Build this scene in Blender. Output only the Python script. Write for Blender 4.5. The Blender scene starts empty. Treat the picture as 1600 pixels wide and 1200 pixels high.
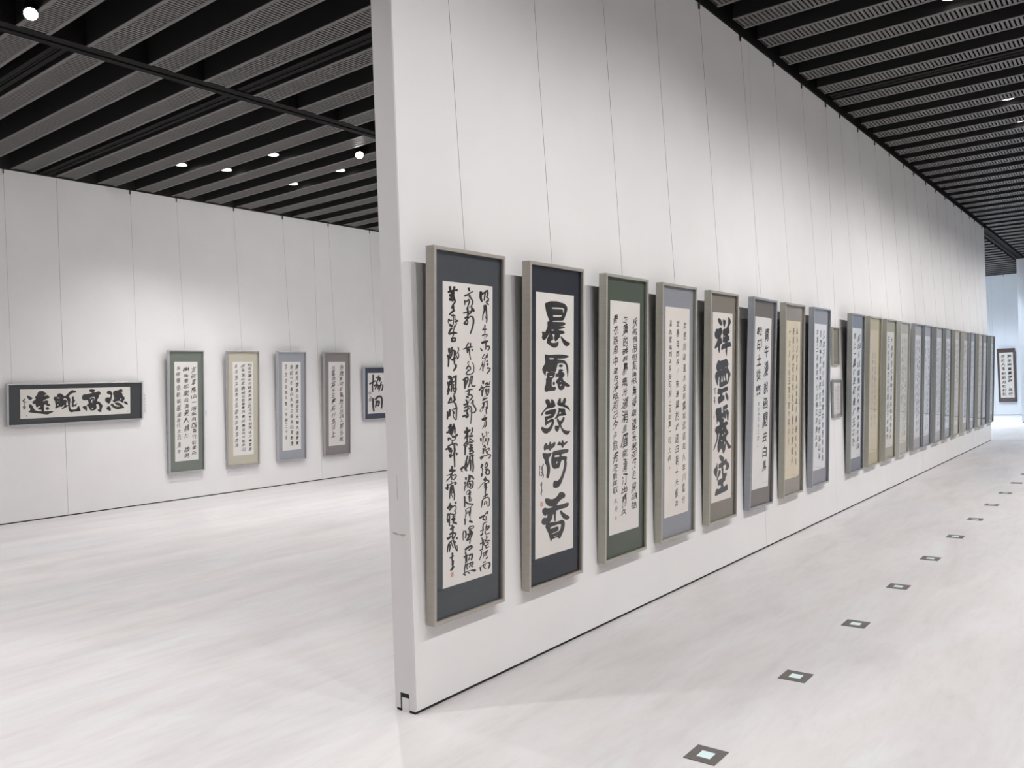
import bpy, bmesh, math, random
from mathutils import Vector, Matrix
from mathutils.geometry import tessellate_polygon
random.seed(7)
S = bpy.context.scene
COL = S.collection
# ---------------------------------------------------------------- camera
H = 4.43            # height of walls / underside of ceiling beams
LY = 8.566          # left wall plane
XE = 17.0           # far end of the central partition
PT = 0.132          # partition thickness
FX = 27.4           # far wall
cam_d = bpy.data.cameras.new('camera'); cam = bpy.data.objects.new('camera', cam_d); COL.objects.link(cam)
S.camera = cam
cam_d.sensor_fit = 'HORIZONTAL'; cam_d.sensor_width = 36.0; cam_d.lens = 36.0*1291.2/1600.0
cam_d.clip_start = 0.05; cam_d.clip_end = 200
yaw, pitch, roll = 0.661161, 0.001567, 0.035752
f = Vector((math.cos(yaw)*math.cos(pitch), math.sin(yaw)*math.cos(pitch), math.sin(pitch)))
r0 = Vector((math.sin(yaw), -math.cos(yaw), 0)); d0 = f.cross(r0)
rr = math.cos(roll)*r0+math.sin(roll)*d0; dd = -math.sin(roll)*r0+math.cos(roll)*d0
M = Matrix((rr, -dd, -f)).transposed().to_4x4(); M.translation = Vector((-2.6948, -2.7242, 1.5))
cam.matrix_world = M
# ---------------------------------------------------------------- world, exposure, light levels
W = bpy.data.worlds.new('world'); S.world = W; W.use_nodes = True
W.node_tree.nodes['Background'].inputs[0].default_value = (0.9, 0.95, 1, 1)
W.node_tree.nodes['Background'].inputs[1].default_value = 0.3
S.view_settings.view_transform = 'Standard'; S.view_settings.look = 'None'
S.view_settings.gamma = 1.0; S.view_settings.use_curve_mapping = False
S.view_settings.exposure = 0.58
E_WASH = 90.0      # wall washing spots above the right aisle
E_FILL = 210.0       # added fill downlights, out of view
E_TRACK = 110.0     # track spots on the left
E_SMALL = 110.0      # the small recessed lamps seen in the photograph
WARM = (1.0, 0.985, 0.98); COOL = (0.80, 0.90, 1.0)
S.cycles.max_bounces = 10; S.cycles.diffuse_bounces = 6; S.cycles.glossy_bounces = 4
S.cycles.transparent_max_bounces = 24; S.cycles.sample_clamp_indirect = 4.0
S.cycles.use_light_tree = True; S.cycles.caustics_reflective = False; S.cycles.caustics_refractive = False
# ---------------------------------------------------------------- helpers
def mat(name, col, rough=0.6, metal=0.0, noise=0.0, nscale=20.0, stretch=(1, 1, 1), bump=0.0, spec=0.5, emit=None, estr=1.0, col2=None):
    m = bpy.data.materials.new(name); m.use_nodes = True; nt = m.node_tree; b = nt.nodes['Principled BSDF']
    b.inputs['Roughness'].default_value = rough; b.inputs['Metallic'].default_value = metal
    b.inputs['Specular IOR Level'].default_value = spec
    b.inputs['Base Color'].default_value = (*col, 1)
    if emit:
        b.inputs['Emission Color'].default_value = (*emit, 1); b.inputs['Emission Strength'].default_value = estr
    if noise or bump:
        tc = nt.nodes.new('ShaderNodeTexCoord'); mp = nt.nodes.new('ShaderNodeMapping'); nz = nt.nodes.new('ShaderNodeTexNoise')
        mp.inputs['Scale'].default_value = stretch; nz.inputs['Scale'].default_value = nscale; nz.inputs['Detail'].default_value = 6
        nt.links.new(tc.outputs['Object'], mp.inputs[0]); nt.links.new(mp.outputs[0], nz.inputs['Vector'])
        if noise:
            cr = nt.nodes.new('ShaderNodeValToRGB'); nt.links.new(nz.outputs['Fac'], cr.inputs[0])
            c2 = col2 or tuple(c*(1-noise) for c in col)
            cr.color_ramp.elements[0].position = .3; cr.color_ramp.elements[1].position = .7
            cr.color_ramp.elements[0].color = (*c2, 1); cr.color_ramp.elements[1].color = (*col, 1)
            nt.links.new(cr.outputs[0], b.inputs['Base Color'])
        if bump:
            bp = nt.nodes.new('ShaderNodeBump'); bp.inputs['Strength'].default_value = bump; bp.inputs['Distance'].default_value = .002
            nt.links.new(nz.outputs['Fac'], bp.inputs['Height']); nt.links.new(bp.outputs[0], b.inputs['Normal'])
    return m
def srgb(r, g, b):
    g_ = lambda c: (c/255/12.92) if c/255 <= .04045 else ((c/255+.055)/1.055)**2.4
    return (g_(r), g_(g), g_(b))
def boxes(bs):
    """list of (x0,x1,y0,y1,z0,z1) -> verts, faces"""
    V = []; F = []
    for x0, x1, y0, y1, z0, z1 in bs:
        n = len(V)
        V += [(x0,y0,z0),(x1,y0,z0),(x1,y1,z0),(x0,y1,z0),(x0,y0,z1),(x1,y0,z1),(x1,y1,z1),(x0,y1,z1)]
        F += [(n,n+3,n+2,n+1),(n+4,n+5,n+6,n+7),(n,n+1,n+5,n+4),(n+1,n+2,n+6,n+5),(n+2,n+3,n+7,n+6),(n+3,n,n+4,n+7)]
    return V, F
def mesh(name, VF, m, bevel=0):
    me = bpy.data.meshes.new(name); me.from_pydata(VF[0], [], VF[1]); me.update()
    if m: me.materials.append(m)
    if bevel:
        bm = bmesh.new(); bm.from_mesh(me)
        bmesh.ops.bevel(bm, geom=list(bm.edges), offset=bevel, segments=1, affect='EDGES'); bm.to_mesh(me); bm.free()
    return me
def ob(name, me, parent=None, loc=None, kind=None, label=None, cat=None, group=None):
    o = bpy.data.objects.new(name, me); COL.objects.link(o)
    if loc is not None: o.location = loc
    if parent: o.parent = parent
    if kind: o['kind'] = kind
    if label: o['label'] = label
    if cat: o['category'] = cat
    if group: o['group'] = group
    return o
def cyl(r0, r1, z0, z1, n=16, cap0=True, cap1=True, c=(0, 0)):
    V = [(c[0]+r0*math.cos(2*math.pi*i/n), c[1]+r0*math.sin(2*math.pi*i/n), z0) for i in range(n)]
    V += [(c[0]+r1*math.cos(2*math.pi*i/n), c[1]+r1*math.sin(2*math.pi*i/n), z1) for i in range(n)]
    F = [(i, (i+1) % n, n+(i+1) % n, n+i) for i in range(n)]
    if cap0: F.append(tuple(range(n-1, -1, -1)))
    if cap1: F.append(tuple(range(n, 2*n)))
    return V, F
def rod(a, b, r, n=6):
    a = Vector(a); b = Vector(b); d = (b-a); L = d.length; q = d.to_track_quat('Z', 'Y')
    V, F = cyl(r, r, 0, L, n); return [tuple(a+q@Vector(v)) for v in V], F
def join(*vfs):
    V = []; F = []
    for v, f_ in vfs:
        n = len(V); V += list(v); F += [tuple(i+n for i in q) for q in f_]
    return V, F
# ---------------------------------------------------------------- materials
def wall_mat(name, base):
    m = mat(name, base, rough=.85, noise=.035, nscale=2.2, spec=.2)
    nt = m.node_tree; b = nt.nodes['Principled BSDF']      # woven cloth relief
    tc = nt.nodes.new('ShaderNodeTexCoord'); n2 = nt.nodes.new('ShaderNodeTexNoise'); n2.inputs['Scale'].default_value = 260; n2.inputs['Detail'].default_value = 2
    bp = nt.nodes.new('ShaderNodeBump'); bp.inputs['Strength'].default_value = .25; bp.inputs['Distance'].default_value = .001
    nt.links.new(tc.outputs['Object'], n2.inputs['Vector']); nt.links.new(n2.outputs['Fac'], bp.inputs['Height']); nt.links.new(bp.outputs[0], b.inputs['Normal'])
    return m
M_wall = wall_mat('white cloth wall', (.80, .79, .785))
M_wallcool = wall_mat('wall tinted by cool light', (.73, .78, .845))  # blue cast of the cool light put into this wall colour
M_dark = mat('dark gap', (.012, .010, .012), rough=.8)
M_trim = mat('dark bronze trim', (.03, .024, .026), rough=.5)
M_deck = mat('black ceiling void', (.004, .004, .004), rough=.95, spec=.1)
M_beam = mat('grey painted louvre', (.125, .118, .115), rough=.42, noise=.12, nscale=6)
M_side = mat('dark beam side', (.016, .0145, .0155), rough=.6, noise=.2, nscale=4)
M_track = mat('ceiling rail', (.010, .009, .0095), rough=.75, spec=.15)
M_ink = mat('black ink', (.014, .013, .014), rough=.7, noise=.5, nscale=40, col2=(.032, .030, .032), spec=.2)
M_inkgrey = mat('thin grey ink', (.10, .095, .095), rough=.7, noise=.4, nscale=60, col2=(.20, .19, .19), spec=.2)
M_seal = mat('red seal paste', (.55, .17, .15), rough=.7, noise=.4, nscale=300, col2=(.75, .5, .46))
M_wire = mat('steel wire', (.05, .045, .04), rough=.6)
M_cap = mat('white label card', (.74, .73, .74), rough=.6)
M_captxt = mat('label print', (.25, .25, .27), rough=.7)
M_lampbody = mat('black lamp housing', (.02, .02, .02), rough=.4)
M_lampwhite = mat('lit lamp reflector', (.8, .8, .8), rough=.3, emit=(1, .97, .92), estr=3.0)
M_lampglow = mat('lit lamp lens', (.9, .9, .9), rough=.3, emit=(1, .98, .96), estr=40.0)
M_bezel = mat('grey steel bezel', (.19, .175, .165), rough=.45, metal=.3, noise=.15, nscale=30)
M_lens = mat('pale aqua glass lens', (.72, .87, .89), rough=.25)
M_post = mat('grey end post', (.72, .705, .70), rough=.6, noise=.06, nscale=3, stretch=(1, 1, .3))
M_stain = mat('rubbed brown stain', (.33, .29, .27), rough=.8, noise=.4, nscale=60, col2=(.58, .56, .55))
M_bolt = mat('white bolt plate', (.72, .72, .71), rough=.5)
# floor: pale veined stone, veins running along the hall
M_floor = bpy.data.materials.new('pale veined stone floor'); M_floor.use_nodes = True
nt = M_floor.node_tree; b = nt.nodes['Principled BSDF']
tc = nt.nodes.new('ShaderNodeTexCoord'); mp = nt.nodes.new('ShaderNodeMapping'); mp.inputs['Scale'].default_value = (.35, 1.5, 1)
mp.inputs['Rotation'].default_value = (0, 0, .06)
n1 = nt.nodes.new('ShaderNodeTexNoise'); n1.inputs['Scale'].default_value = 2.2; n1.inputs['Detail'].default_value = 8; n1.inputs['Roughness'].default_value = .62; n1.inputs['Distortion'].default_value = .6
n2 = nt.nodes.new('ShaderNodeTexNoise'); n2.inputs['Scale'].default_value = .9; n2.inputs['Detail'].default_value = 5
cr = nt.nodes.new('ShaderNodeValToRGB'); e = cr.color_ramp.elements
e[0].position = .28; e[0].color = (.62, .595, .585, 1); e[1].position = .72; e[1].color = (.745, .74, .75, 1)
k = e.new(.5); k.color = (.70, .68, .675, 1)
cr2 = nt.nodes.new('ShaderNodeValToRGB'); cr2.color_ramp.elements[0].position = .35; cr2.color_ramp.elements[0].color = (.90, .91, .93, 1)
cr2.color_ramp.elements[1].position = .65; cr2.color_ramp.elements[1].color = (1, .985, .98, 1)
mx = nt.nodes.new('ShaderNodeMix'); mx.data_type = 'RGBA'; mx.blend_type = 'MULTIPLY'; mx.inputs[0].default_value = 1
nt.links.new(tc.outputs['Object'], mp.inputs[0]); nt.links.new(mp.outputs[0], n1.inputs['Vector']); nt.links.new(mp.outputs[0], n2.inputs['Vector'])
nt.links.new(n1.outputs['Fac'], cr.inputs[0]); nt.links.new(n2.outputs['Fac'], cr2.inputs[0])
mp3 = nt.nodes.new('ShaderNodeMapping'); mp3.inputs['Scale'].default_value = (.45, 2.0, 1); mp3.inputs['Rotation'].default_value = (0, 0, .10)
n3 = nt.nodes.new('ShaderNodeTexNoise'); n3.inputs['Scale'].default_value = 9; n3.inputs['Detail'].default_value = 5; n3.inputs['Roughness'].default_value = .7; n3.inputs['Distortion'].default_value = .5
cr3 = nt.nodes.new('ShaderNodeValToRGB'); cr3.color_ramp.elements[0].position = .32; cr3.color_ramp.elements[0].color = (.90, .865, .86, 1); cr3.color_ramp.elements[1].position = .52; cr3.color_ramp.elements[1].color = (1, 1, 1, 1)
mx3 = nt.nodes.new('ShaderNodeMix'); mx3.data_type = 'RGBA'; mx3.blend_type = 'MULTIPLY'; mx3.inputs[0].default_value = .5
nt.links.new(tc.outputs['Object'], mp3.inputs[0]); nt.links.new(mp3.outputs[0], n3.inputs['Vector']); nt.links.new(n3.outputs['Fac'], cr3.inputs[0])
nt.links.new(cr.outputs[0], mx3.inputs[6]); nt.links.new(cr3.outputs[0], mx3.inputs[7])
nt.links.new(mx3.outputs[2], mx.inputs[6]); nt.links.new(cr2.outputs[0], mx.inputs[7]); nt.links.new(mx.outputs[2], b.inputs['Base Color'])
b.inputs['Roughness'].default_value = .38; b.inputs['Specular IOR Level'].default_value = .35
# clear picture glass: passes light straight through, mirrors by Fresnel
M_glass = bpy.data.materials.new('picture glass'); M_glass.use_nodes = True
nt = M_glass.node_tree; nt.nodes.clear()
o_ = nt.nodes.new('ShaderNodeOutputMaterial'); t_ = nt.nodes.new('ShaderNodeBsdfTransparent'); g_ = nt.nodes.new('ShaderNodeBsdfGlossy'); ms = nt.nodes.new('ShaderNodeMixShader')
t_.inputs[0].default_value = (.98, .985, .98, 1); g_.inputs['Roughness'].default_value = .015
ge = nt.nodes.new('ShaderNodeNewGeometry'); dt = nt.nodes.new('ShaderNodeVectorMath'); dt.operation = 'DOT_PRODUCT'
nt.links.new(ge.outputs['Incoming'], dt.inputs[0]); nt.links.new(ge.outputs['Normal'], dt.inputs[1])
def mth(op, a, b=None):
    n = nt.nodes.new('ShaderNodeMath'); n.operation = op
    for i, v in enumerate((a, b)):
        if v is None: continue
        if isinstance(v, (int, float)): n.inputs[i].default_value = v
        else: nt.links.new(v, n.inputs[i])
    return n.outputs[0]
ca = mth('ABSOLUTE', dt.outputs['Value']); om = mth('SUBTRACT', 1.0, ca); p5 = mth('POWER', om, 5.0)
fz = mth('ADD', mth('MULTIPLY', p5, .90), .07)          # two faces of thin glass
nt.links.new(fz, ms.inputs[0]); nt.links.new(t_.outputs[0], ms.inputs[1]); nt.links.new(g_.outputs[0], ms.inputs[2]); nt.links.new(ms.outputs[0], o_.inputs[0])

# ---------------------------------------------------------------- floor, walls
X0, YR = -8.0, -8.0
DZ = H+.55
ob('floor', mesh('floor', boxes([(X0, FX+3, YR, LY+.2, -.15, 0)]), M_floor), kind='structure')
ceil = ob('ceiling', mesh('ceiling', boxes([(X0, FX+3, YR, LY+.2, DZ, DZ+.1)]), M_deck), kind='structure')
def panel_wall(name, xs, y0, y1, z0, z1, m, gap=.0035):
    """a wall of separate full-height panels along x with open joints and a dark core"""
    root = ob(name, None, kind='structure'); root.location = (xs[0], y0, 0)
    for a, b_ in zip(xs[:-1], xs[1:]):
        me = mesh('panel', boxes([(a+gap/2-xs[0], b_-gap/2-xs[0], 0, y1-y0, z0, z1)]), m, bevel=.0012)
        ob('panel', me, root)
    return root
# left wall
SE = 2.25
xs = [X0]+[SE+4.188*k for k in range(-2, 6)]+[FX]
wl = panel_wall('wall_left', xs, LY, LY+.12, .014, H, M_wall)
ob('wall_core', mesh('wall_core', boxes([(0, FX-X0, .03, .10, 0, H)]), M_dark), wl)
ob('trim_1', mesh('trim', boxes([(X0, FX, LY-.006, LY+.12, H+.004, DZ)]), M_trim), kind='structure')
ob('base_shade_left', mesh('base', boxes([(X0, FX, LY+.004, LY+.03, 0, .0135)]), M_dark), kind='structure')  # dark strip put in for the shade of the gap under the wall
# central partition, seams as in the hall's panel grid
xs = [0.004, 4.35, 6.385, 8.49, 10.6, 12.7, 14.8, XE]
wc = panel_wall('wall_center', xs, 0, PT, .014, H, M_wall)
ob('wall_core', mesh('wall_core', boxes([(.01, XE-.05-xs[0], .03, .10, .014, H)]), M_dark), wc)
xo = -xs[0]
ob('floor_seal', mesh('floor_seal', boxes([(xo+.004, XE-.01+xo, .006, PT-.006, 0, .0138)]), M_dark), wc)
post = ob('end_post', mesh('end_post', boxes([(xo, -.0005, .0005, .040, .014, H), (xo, -.0005, .098, PT-.0005, .014, H), (xo, -.0005, .040, .098, .088, H)]), M_post), wc)
ob('bolt_recess_shade', mesh('bolt_recess_shade', boxes([(xo+.0025, -.0004, .0405, .0975, .002, .0878)]), M_dark), wc)  # dark plate stands in for the shade inside a deeper hole
ob('floor_bolt', mesh('floor_bolt', boxes([(xo+.0003, xo+.0024, .043, .088, .0, .066)]), M_bolt), wc)
ob('edge_slot', mesh('edge_slot', boxes([(xo-.0004, xo+.001, .0695, .0725, .985, 1.10)]), M_stain), wc)
ob('edge_slot', mesh('edge_slot', boxes([(xo-.0004, xo+.001, .060, .077, .9725, .975)]), M_bolt), wc)
# rub mark on the end post
V = []; n = 20
for i in range(n):
    a = 2*math.pi*i/n; V.append((xo-.0005, .068+.040*math.cos(a)*(1+.2*math.sin(3*a)), .826+.008*math.sin(a)*(1+.5*math.cos(2*a))+.0025*math.cos(a)))
ob('rub_mark', mesh('rub_mark', (V, [tuple(range(n))]), M_stain), wc)
# far walls, right wall, wall behind the viewer
def plain_wall(name, bx, m):
    return ob(name, mesh(name, boxes([bx]), m), kind='structure')
fw = ob('wall_back', None, kind='structure', loc=(FX, 0, 0))
ys = [-.4+1.7*k for k in range(0, 6)]+[LY]
for a, b_ in zip(ys[:-1], ys[1:]):
    ob('panel', mesh('panel', boxes([(0, .12, a+.002, b_-.002, .02, H)]), M_wallcool, bevel=.0012), fw)
ob('wall_core', mesh('wall_core', boxes([(.03, .1, ys[0], LY, 0, H)]), M_dark), fw)
ew = ob('wall_right', None, kind='structure', loc=(23.4, 0, 0))     # wall closing the right aisle
ys = [YR+2.04*k for k in range(4)]+[.15]
for a, b_ in zip(ys[:-1], ys[1:]):
    ob('panel', mesh('panel', boxes([(0, .13, a+.002, b_-.002, .02, H)]), M_wallcool, bevel=.0012), ew)
ob('wall_core', mesh('wall_core', boxes([(.03, .1, YR, .13, 0, H)]), M_dark), ew)
plain_wall('wall_side', (X0, 23.4, YR-.12, YR, 0, DZ), M_wall)
plain_wall('wall_front', (X0-.12, X0, YR, LY+.12, 0, DZ), M_wall)
ob('trim_2', mesh('trim', boxes([(FX-.004, FX+.12, -.4, LY, H+.004, DZ)]), M_trim), kind='structure')
ob('trim_3', mesh('trim', boxes([(23.396, 23.53, YR, .15, H+.004, DZ)]), M_trim), kind='structure')

# ---------------------------------------------------------------- ceiling: louvred beams and partition rails
BH = .30; BW = .25; P = .0355
def beam_meshes(y0, y1):
    t = .012
    body = mesh('beam', boxes([(-BW/2, -BW/2+t, y0, y1, 0, BH), (BW/2-t, BW/2, y0, y1, 0, BH), (-BW/2, BW/2, y0, y1, BH, BH+t),
                               (-BW/2, BW/2, y0, y0+t, 0, BH), (-BW/2, BW/2, y1-t, y1, 0, BH)]), M_side)
    bs = [(-BW/2-.002, -BW/2+.030, y0, y1, -.004, .002), (BW/2-.030, BW/2+.002, y0, y1, -.004, .002)]
    edge = mesh('edge_strip', boxes(bs), M_beam)
    bs = []; n = int((y1-y0)/P)
    for i in range(n):
        y = y0+(i+.5)*P; bs.append((-BW/2+.030, BW/2-.030, y-.0105, y+.0105, -.002, .012))
    sl = mesh('louvre_slats', boxes(bs), M_beam)
    return body, edge, sl
segs = [(YR+.02, -.085), (.215, 4.165), (4.36, LY-.10)]
BM = [beam_meshes(*s) for s in segs]
B0 = 1.79; BP = .535
for n in range(-12, 48):
    x = B0+BP*n
    if x < X0+.3 or x > FX-.15: continue
    for k, (bd, ed, sl) in enumerate(BM):
        if k == 0 and x > 23.2: 
            continue
        o = ob('ceiling_beam', bd, ceil, (x, 0, H))
        ob('edge_strip', ed, o); s_ = ob('louvre_slats', sl, o); s_['kind'] = 'stuff'
def rail_x(y, x0, x1):
    m = mesh('partition_rail', boxes([(x0, x1, y-.10, y-.03, H-.004, H+.09), (x0, x1, y+.03, y+.10, H-.004, H+.09), (x0, x1, y-.03, y+.03, H+.03, H+.09), (x0, x1, y-.012, y+.012, H+.004, H+.03), (x0, x1, y-.10, y-.085, H+.09, DZ), (x0, x1, y+.085, y+.10, H+.09, DZ)]), M_track)
    ob('partition_rail', m, ceil)
def rail_y(x, y0, y1):
    m = mesh('cross_rail', boxes([(x-.065, x-.02, y0, y1, H+.004, H+.08), (x+.02, x+.065, y0, y1, H+.004, H+.08), (x-.02, x+.02, y0, y1, H+.035, H+.08), (x-.008, x+.008, y0, y1, H+.008, H+.035)]), M_track)
    ob('cross_rail', m, ceil)
rail_x(PT/2, XE+.02, FX-.02); rail_x(4.262, X0+.05, FX-.02)
ob('partition_head', mesh('partition_head', boxes([(X0, XE+.02, -.012, PT+.012, H+.003, DZ)]), M_track), ceil)
rail_y(2.07, .25, 4.15); rail_y(2.07, 4.375, LY-.02); rail_y(.48, 4.375, LY-.02); rail_y(6.35, YR+.02, -.10)
rail_y(14.9, YR+.02, -.10)

# ---------------------------------------------------------------- lamps
def spot_light(name, loc, target, power, col, ang, blend, rad, parent):
    L = bpy.data.lights.new(name, 'SPOT'); L.energy = power; L.color = col; L.spot_size = ang; L.spot_blend = blend; L.shadow_soft_size = rad
    o = bpy.data.objects.new(name, L); COL.objects.link(o)
    o.rotation_euler = (Vector(target)-Vector(loc)).to_track_quat('-Z', 'Y').to_euler(); o.location = loc
    o.parent = parent; o.matrix_parent_inverse = parent.matrix_basis.inverted()
    return o
dl_ring = mesh('reflector', join(cyl(.062, .05, 0, .055, 24, False, False), cyl(.068, .062, 0, 0, 24, False, False)), M_lampwhite)
dl_body = mesh('housing', cyl(.072, .072, .004, .16, 24, False, True), M_lampbody)
dl_lamp = mesh('bulb', cyl(.048, .048, .052, .056, 20), M_lampwhite)
def downlight(x, y, power, col, label, group=None, z=H+.045):
    t = ob('recessed_downlight', None, None, (x, y, z), None, label, 'ceiling lamp', group)
    ob('reflector', dl_ring, t); ob('housing', dl_body, t); ob('bulb', dl_lamp, t)
    if power: spot_light('downlight_beam', (x, y, z-.003), (x, y, 0), power, col, math.radians(118), 1.0, .05, t)
def gapx(n): return B0+BP*(n+.5)
# the ones the photograph shows
shown = [(gapx(-3), 6.05, 'small white recessed ceiling lamp cut by the left edge of the photo'),
         (gapx(2), 7.05, 'small dim recessed ceiling lamp, leftmost of five above the left wall'),
         (gapx(3), 6.87, 'small recessed ceiling lamp, second from left of the five above the left wall'),
         (gapx(3), 5.86, 'small recessed ceiling lamp, highest in the photo of five above the left wall'),
         (gapx(5), 6.87, 'small recessed ceiling lamp, lowest in the photo and nearest the left wall top'),
         (gapx(5), 5.86, 'small recessed ceiling lamp just left of the bright spotlight by the partition')]
for x, y, lab in shown: downlight(x, y, E_SMALL*.85, WARM, lab, 'recessed lamps above the left room')
for n, lab in ((5, 'large white oval recessed lamp at the top edge above the right aisle'), (11, 'faint recessed lamp seen between louvres near the right edge, upper of two'), (13, 'faint recessed lamp at the right edge of the photo, lower of two')):
    downlight(gapx(n), -1.53, E_SMALL*.3, WARM, lab, 'recessed lamps above the right aisle')
def track_spot(loc, target, power, col, ang, label, group, rad=.05, glow=True):
    t = ob('track_spotlight', None, None, loc, None, label, 'spotlight', group)
    d = (Vector(target)-Vector(loc)).normalized(); q = d.to_track_quat('Z', 'Y').to_matrix().to_4x4()
    V, F = join(cyl(.052, .055, -.14, 0, 20, True, False), cyl(.055, .047, 0, .0, 20, False, False), cyl(.047, .045, 0, -.1, 20, False, False))
    h_ = ob('housing', mesh('housing', ([tuple(q@Vector(v)) for v in V], F), M_lampbody), t)
    V, F = cyl(.046, .046, -.020, -.016, 20)
    ob('lens', mesh('lens', ([tuple(q@Vector(v)) for v in V], F), M_lampglow if glow else M_lampwhite), t)
    a = q@Vector((0, 0, -.07))
    ob('stem', mesh('stem', rod(tuple(a), (a.x, a.y, DZ-loc[2]), .011, 8), M_lampbody), t)
    p = Vector(loc)+d*.006
    spot_light('spot_beam', tuple(p), target, power, col, ang, .7, rad, t)
camp = Vector((-2.69, -2.72, 1.5))
track_spot((.02, 3.80, H-.04), (-1.3, .8, 1.2), E_TRACK, WARM, math.radians(80), 'glaring white spotlight in the top left corner of the ceiling', 'bright track spotlights')
track_spot((4.25, 4.93, H-.03), (2.0, 1.8, 1.0), E_TRACK, WARM, math.radians(80), 'glaring white spotlight hanging just left of the partition edge', 'bright track spotlights')
NTH = ['first', 'second', 'third', 'fourth', 'fifth', 'sixth', 'seventh', 'eighth', 'ninth', 'tenth', 'eleventh', 'twelfth', 'thirteenth', 'fourteenth', 'fifteenth', 'sixteenth', 'seventeenth', 'eighteenth', 'nineteenth', 'twentieth']
for k in range(20):
    x = -1.98+1.32*k; x = B0+BP*(round((x-B0)/BP-.5)+.5)
    track_spot((x, -3.22, H-.03), (x, 0, .1), E_WASH, WARM if x < 17 else COOL, math.radians(95),
               'black wall washing spotlight, %s of the row facing the partition, unseen in the photo' % NTH[k], 'wall washing spotlights', rad=.035)
fill_rows = {'far side of the right aisle': [(gapx(a), -5.2) for a in range(-6, 40, 5)],
         'space over the right aisle behind the viewer': [(gapx(a), y) for a in (-14, -9) for y in (-2.6,)],
         'left room close behind the partition': [(gapx(a), 1.1) for a in (2, 8, 14, 20, 26, 32, 38, 44)],
         'middle of the left room beyond the partition': [(gapx(a), 3.3) for a in (6, 11, 17, 23, 29, 35, 41)],
         'left wall further along': [(gapx(a), 6.1) for a in (11, 17, 23, 29, 35, 41)],
         'left area behind the viewer': [(gapx(a), y) for y in (1.0, 3.6, 6.2) for a in (-14, -9, -6)],
         'distant end wall': [(gapx(a), y) for a, y in ((39, 1.4), (41, 3.6), (43, 1.0))]}
for nm, pts in fill_rows.items():  # added unseen lamps that lift the floor and wall brightness
    for i, (x, y) in enumerate(pts):
        downlight(x, y, E_FILL*(.55 if 'behind' in nm and 'close' not in nm else 1.7 if 'distant' in nm else .62 if 'left' in nm else 1.3 if 'far side' in nm else 1), COOL if (x > 15 and y < 2) else WARM, 'added fill lamp out of view, %s over the %s' % (NTH[i], nm), 'added fill lamps out of view')

for i, ((x, y), tg) in enumerate((((gapx(-8), 4.7), (.6, LY, 1.4)), ((gapx(-7), 5.2), (1.8, LY, 1.4)), ((gapx(5), 3.5), (3.4, LY, 1.6)), ((gapx(7), 3.5), (4.8, LY, 1.6)), ((gapx(10), 3.9), (6.4, LY, 1.6)), ((gapx(13), 3.9), (8.2, LY, 1.6)))):  # added lamps, out of view, brightening the left wall
    track_spot((x, y, H-.03), tg, 46, WARM, math.radians(110), 'added fill spotlight facing the left wall, %s of its row, unseen in the photo' % NTH[i], 'wall washing spotlights', rad=.035)

for i, (y, ty) in enumerate(((1.6, .6), (3.4, 3.2))):  # added hidden lamps to brighten the end wall
    track_spot((gapx(38), y, H-.03), (FX, ty, 2.3), 95, COOL, math.radians(100), 'added fill spotlight aimed at the distant end wall, %s of two, unseen in the photo' % NTH[i], 'wall washing spotlights', rad=.035)

# ---------------------------------------------------------------- brush writing
def parse(s):
    """one hand-written character: list of ribbons and filled outlines, units 0.2 mm"""
    V = []; F = []
    for st in s.split('|'):
        if st[0] == 'R':
            v = [int(a)/5000 for a in st[1:].split()]; p = [(v[i], v[i+1]) for i in range(0, len(v), 2)]
            n0 = len(V); V += p; k = (len(p)-2)//2
            F.append((n0, n0+1, n0+2))
            for i in range(k-1):
                a = n0+1+2*i; F.append((a, a+2, a+3, a+1))
            a = n0+1+2*(k-1); F.append((a, n0+len(p)-1, a+1))
        else:
            loops = []
            for lp in st[1:].split(';'):
                v = [int(a)/5000 for a in lp.split()]; loops.append([(v[i], v[i+1]) for i in range(0, len(v), 2)])
            out = []
            for j, lp in enumerate(loops):      # round the corners once
                q = []
                for i in range(len(lp)):
                    a = lp[i]; b_ = lp[(i+1) % len(lp)]
                    q += [(a[0]*.78+b_[0]*.22, a[1]*.78+b_[1]*.22), (a[0]*.22+b_[0]*.78, a[1]*.22+b_[1]*.78)]
                ar = sum(q[i-1][0]*q[i][1]-q[i][0]*q[i-1][1] for i in range(len(q)))
                if (ar > 0) != (j == 0): q.reverse()
                out.append([Vector((x, z, 0)) for x, z in q])
            n0 = len(V); V += [(p.x, p.y) for lp in out for p in lp]
            F += [tuple(n0+i for i in t) for t in tessellate_polygon(out)]
    return V, F
fc = bpy.data.curves.new('brush_text', 'FONT'); fo = bpy.data.objects.new('brush_text', fc); COL.objects.link(fo)
fc.resolution_u = 1; fc.size = 1.0
GL = {}
def glyph(ch, bold):
    k = (ch, bold)
    if k not in GL:
        fc.body = ch; fc.offset = bold
        bpy.context.view_layer.update()
        dg = bpy.context.evaluated_depsgraph_get(); oe = fo.evaluated_get(dg); me = oe.to_mesh()
        V = [(v.co.x, v.co.y) for v in me.vertices]; F = [tuple(p.vertices) for p in me.polygons]; oe.to_mesh_clear()
        if V:
            xs_ = [v[0] for v in V]; zs = [v[1] for v in V]; w = max(max(xs_)-min(xs_), .35); h_ = max(max(zs)-min(zs), .35)
            cx = (max(xs_)+min(xs_))/2; cz = (max(zs)+min(zs))/2
            V = [((x-cx)/max(w, h_*.75), (z-cz)/max(h_, w*.75)) for x, z in V]
        GL[k] = (V, F)
    return GL[k]
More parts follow.
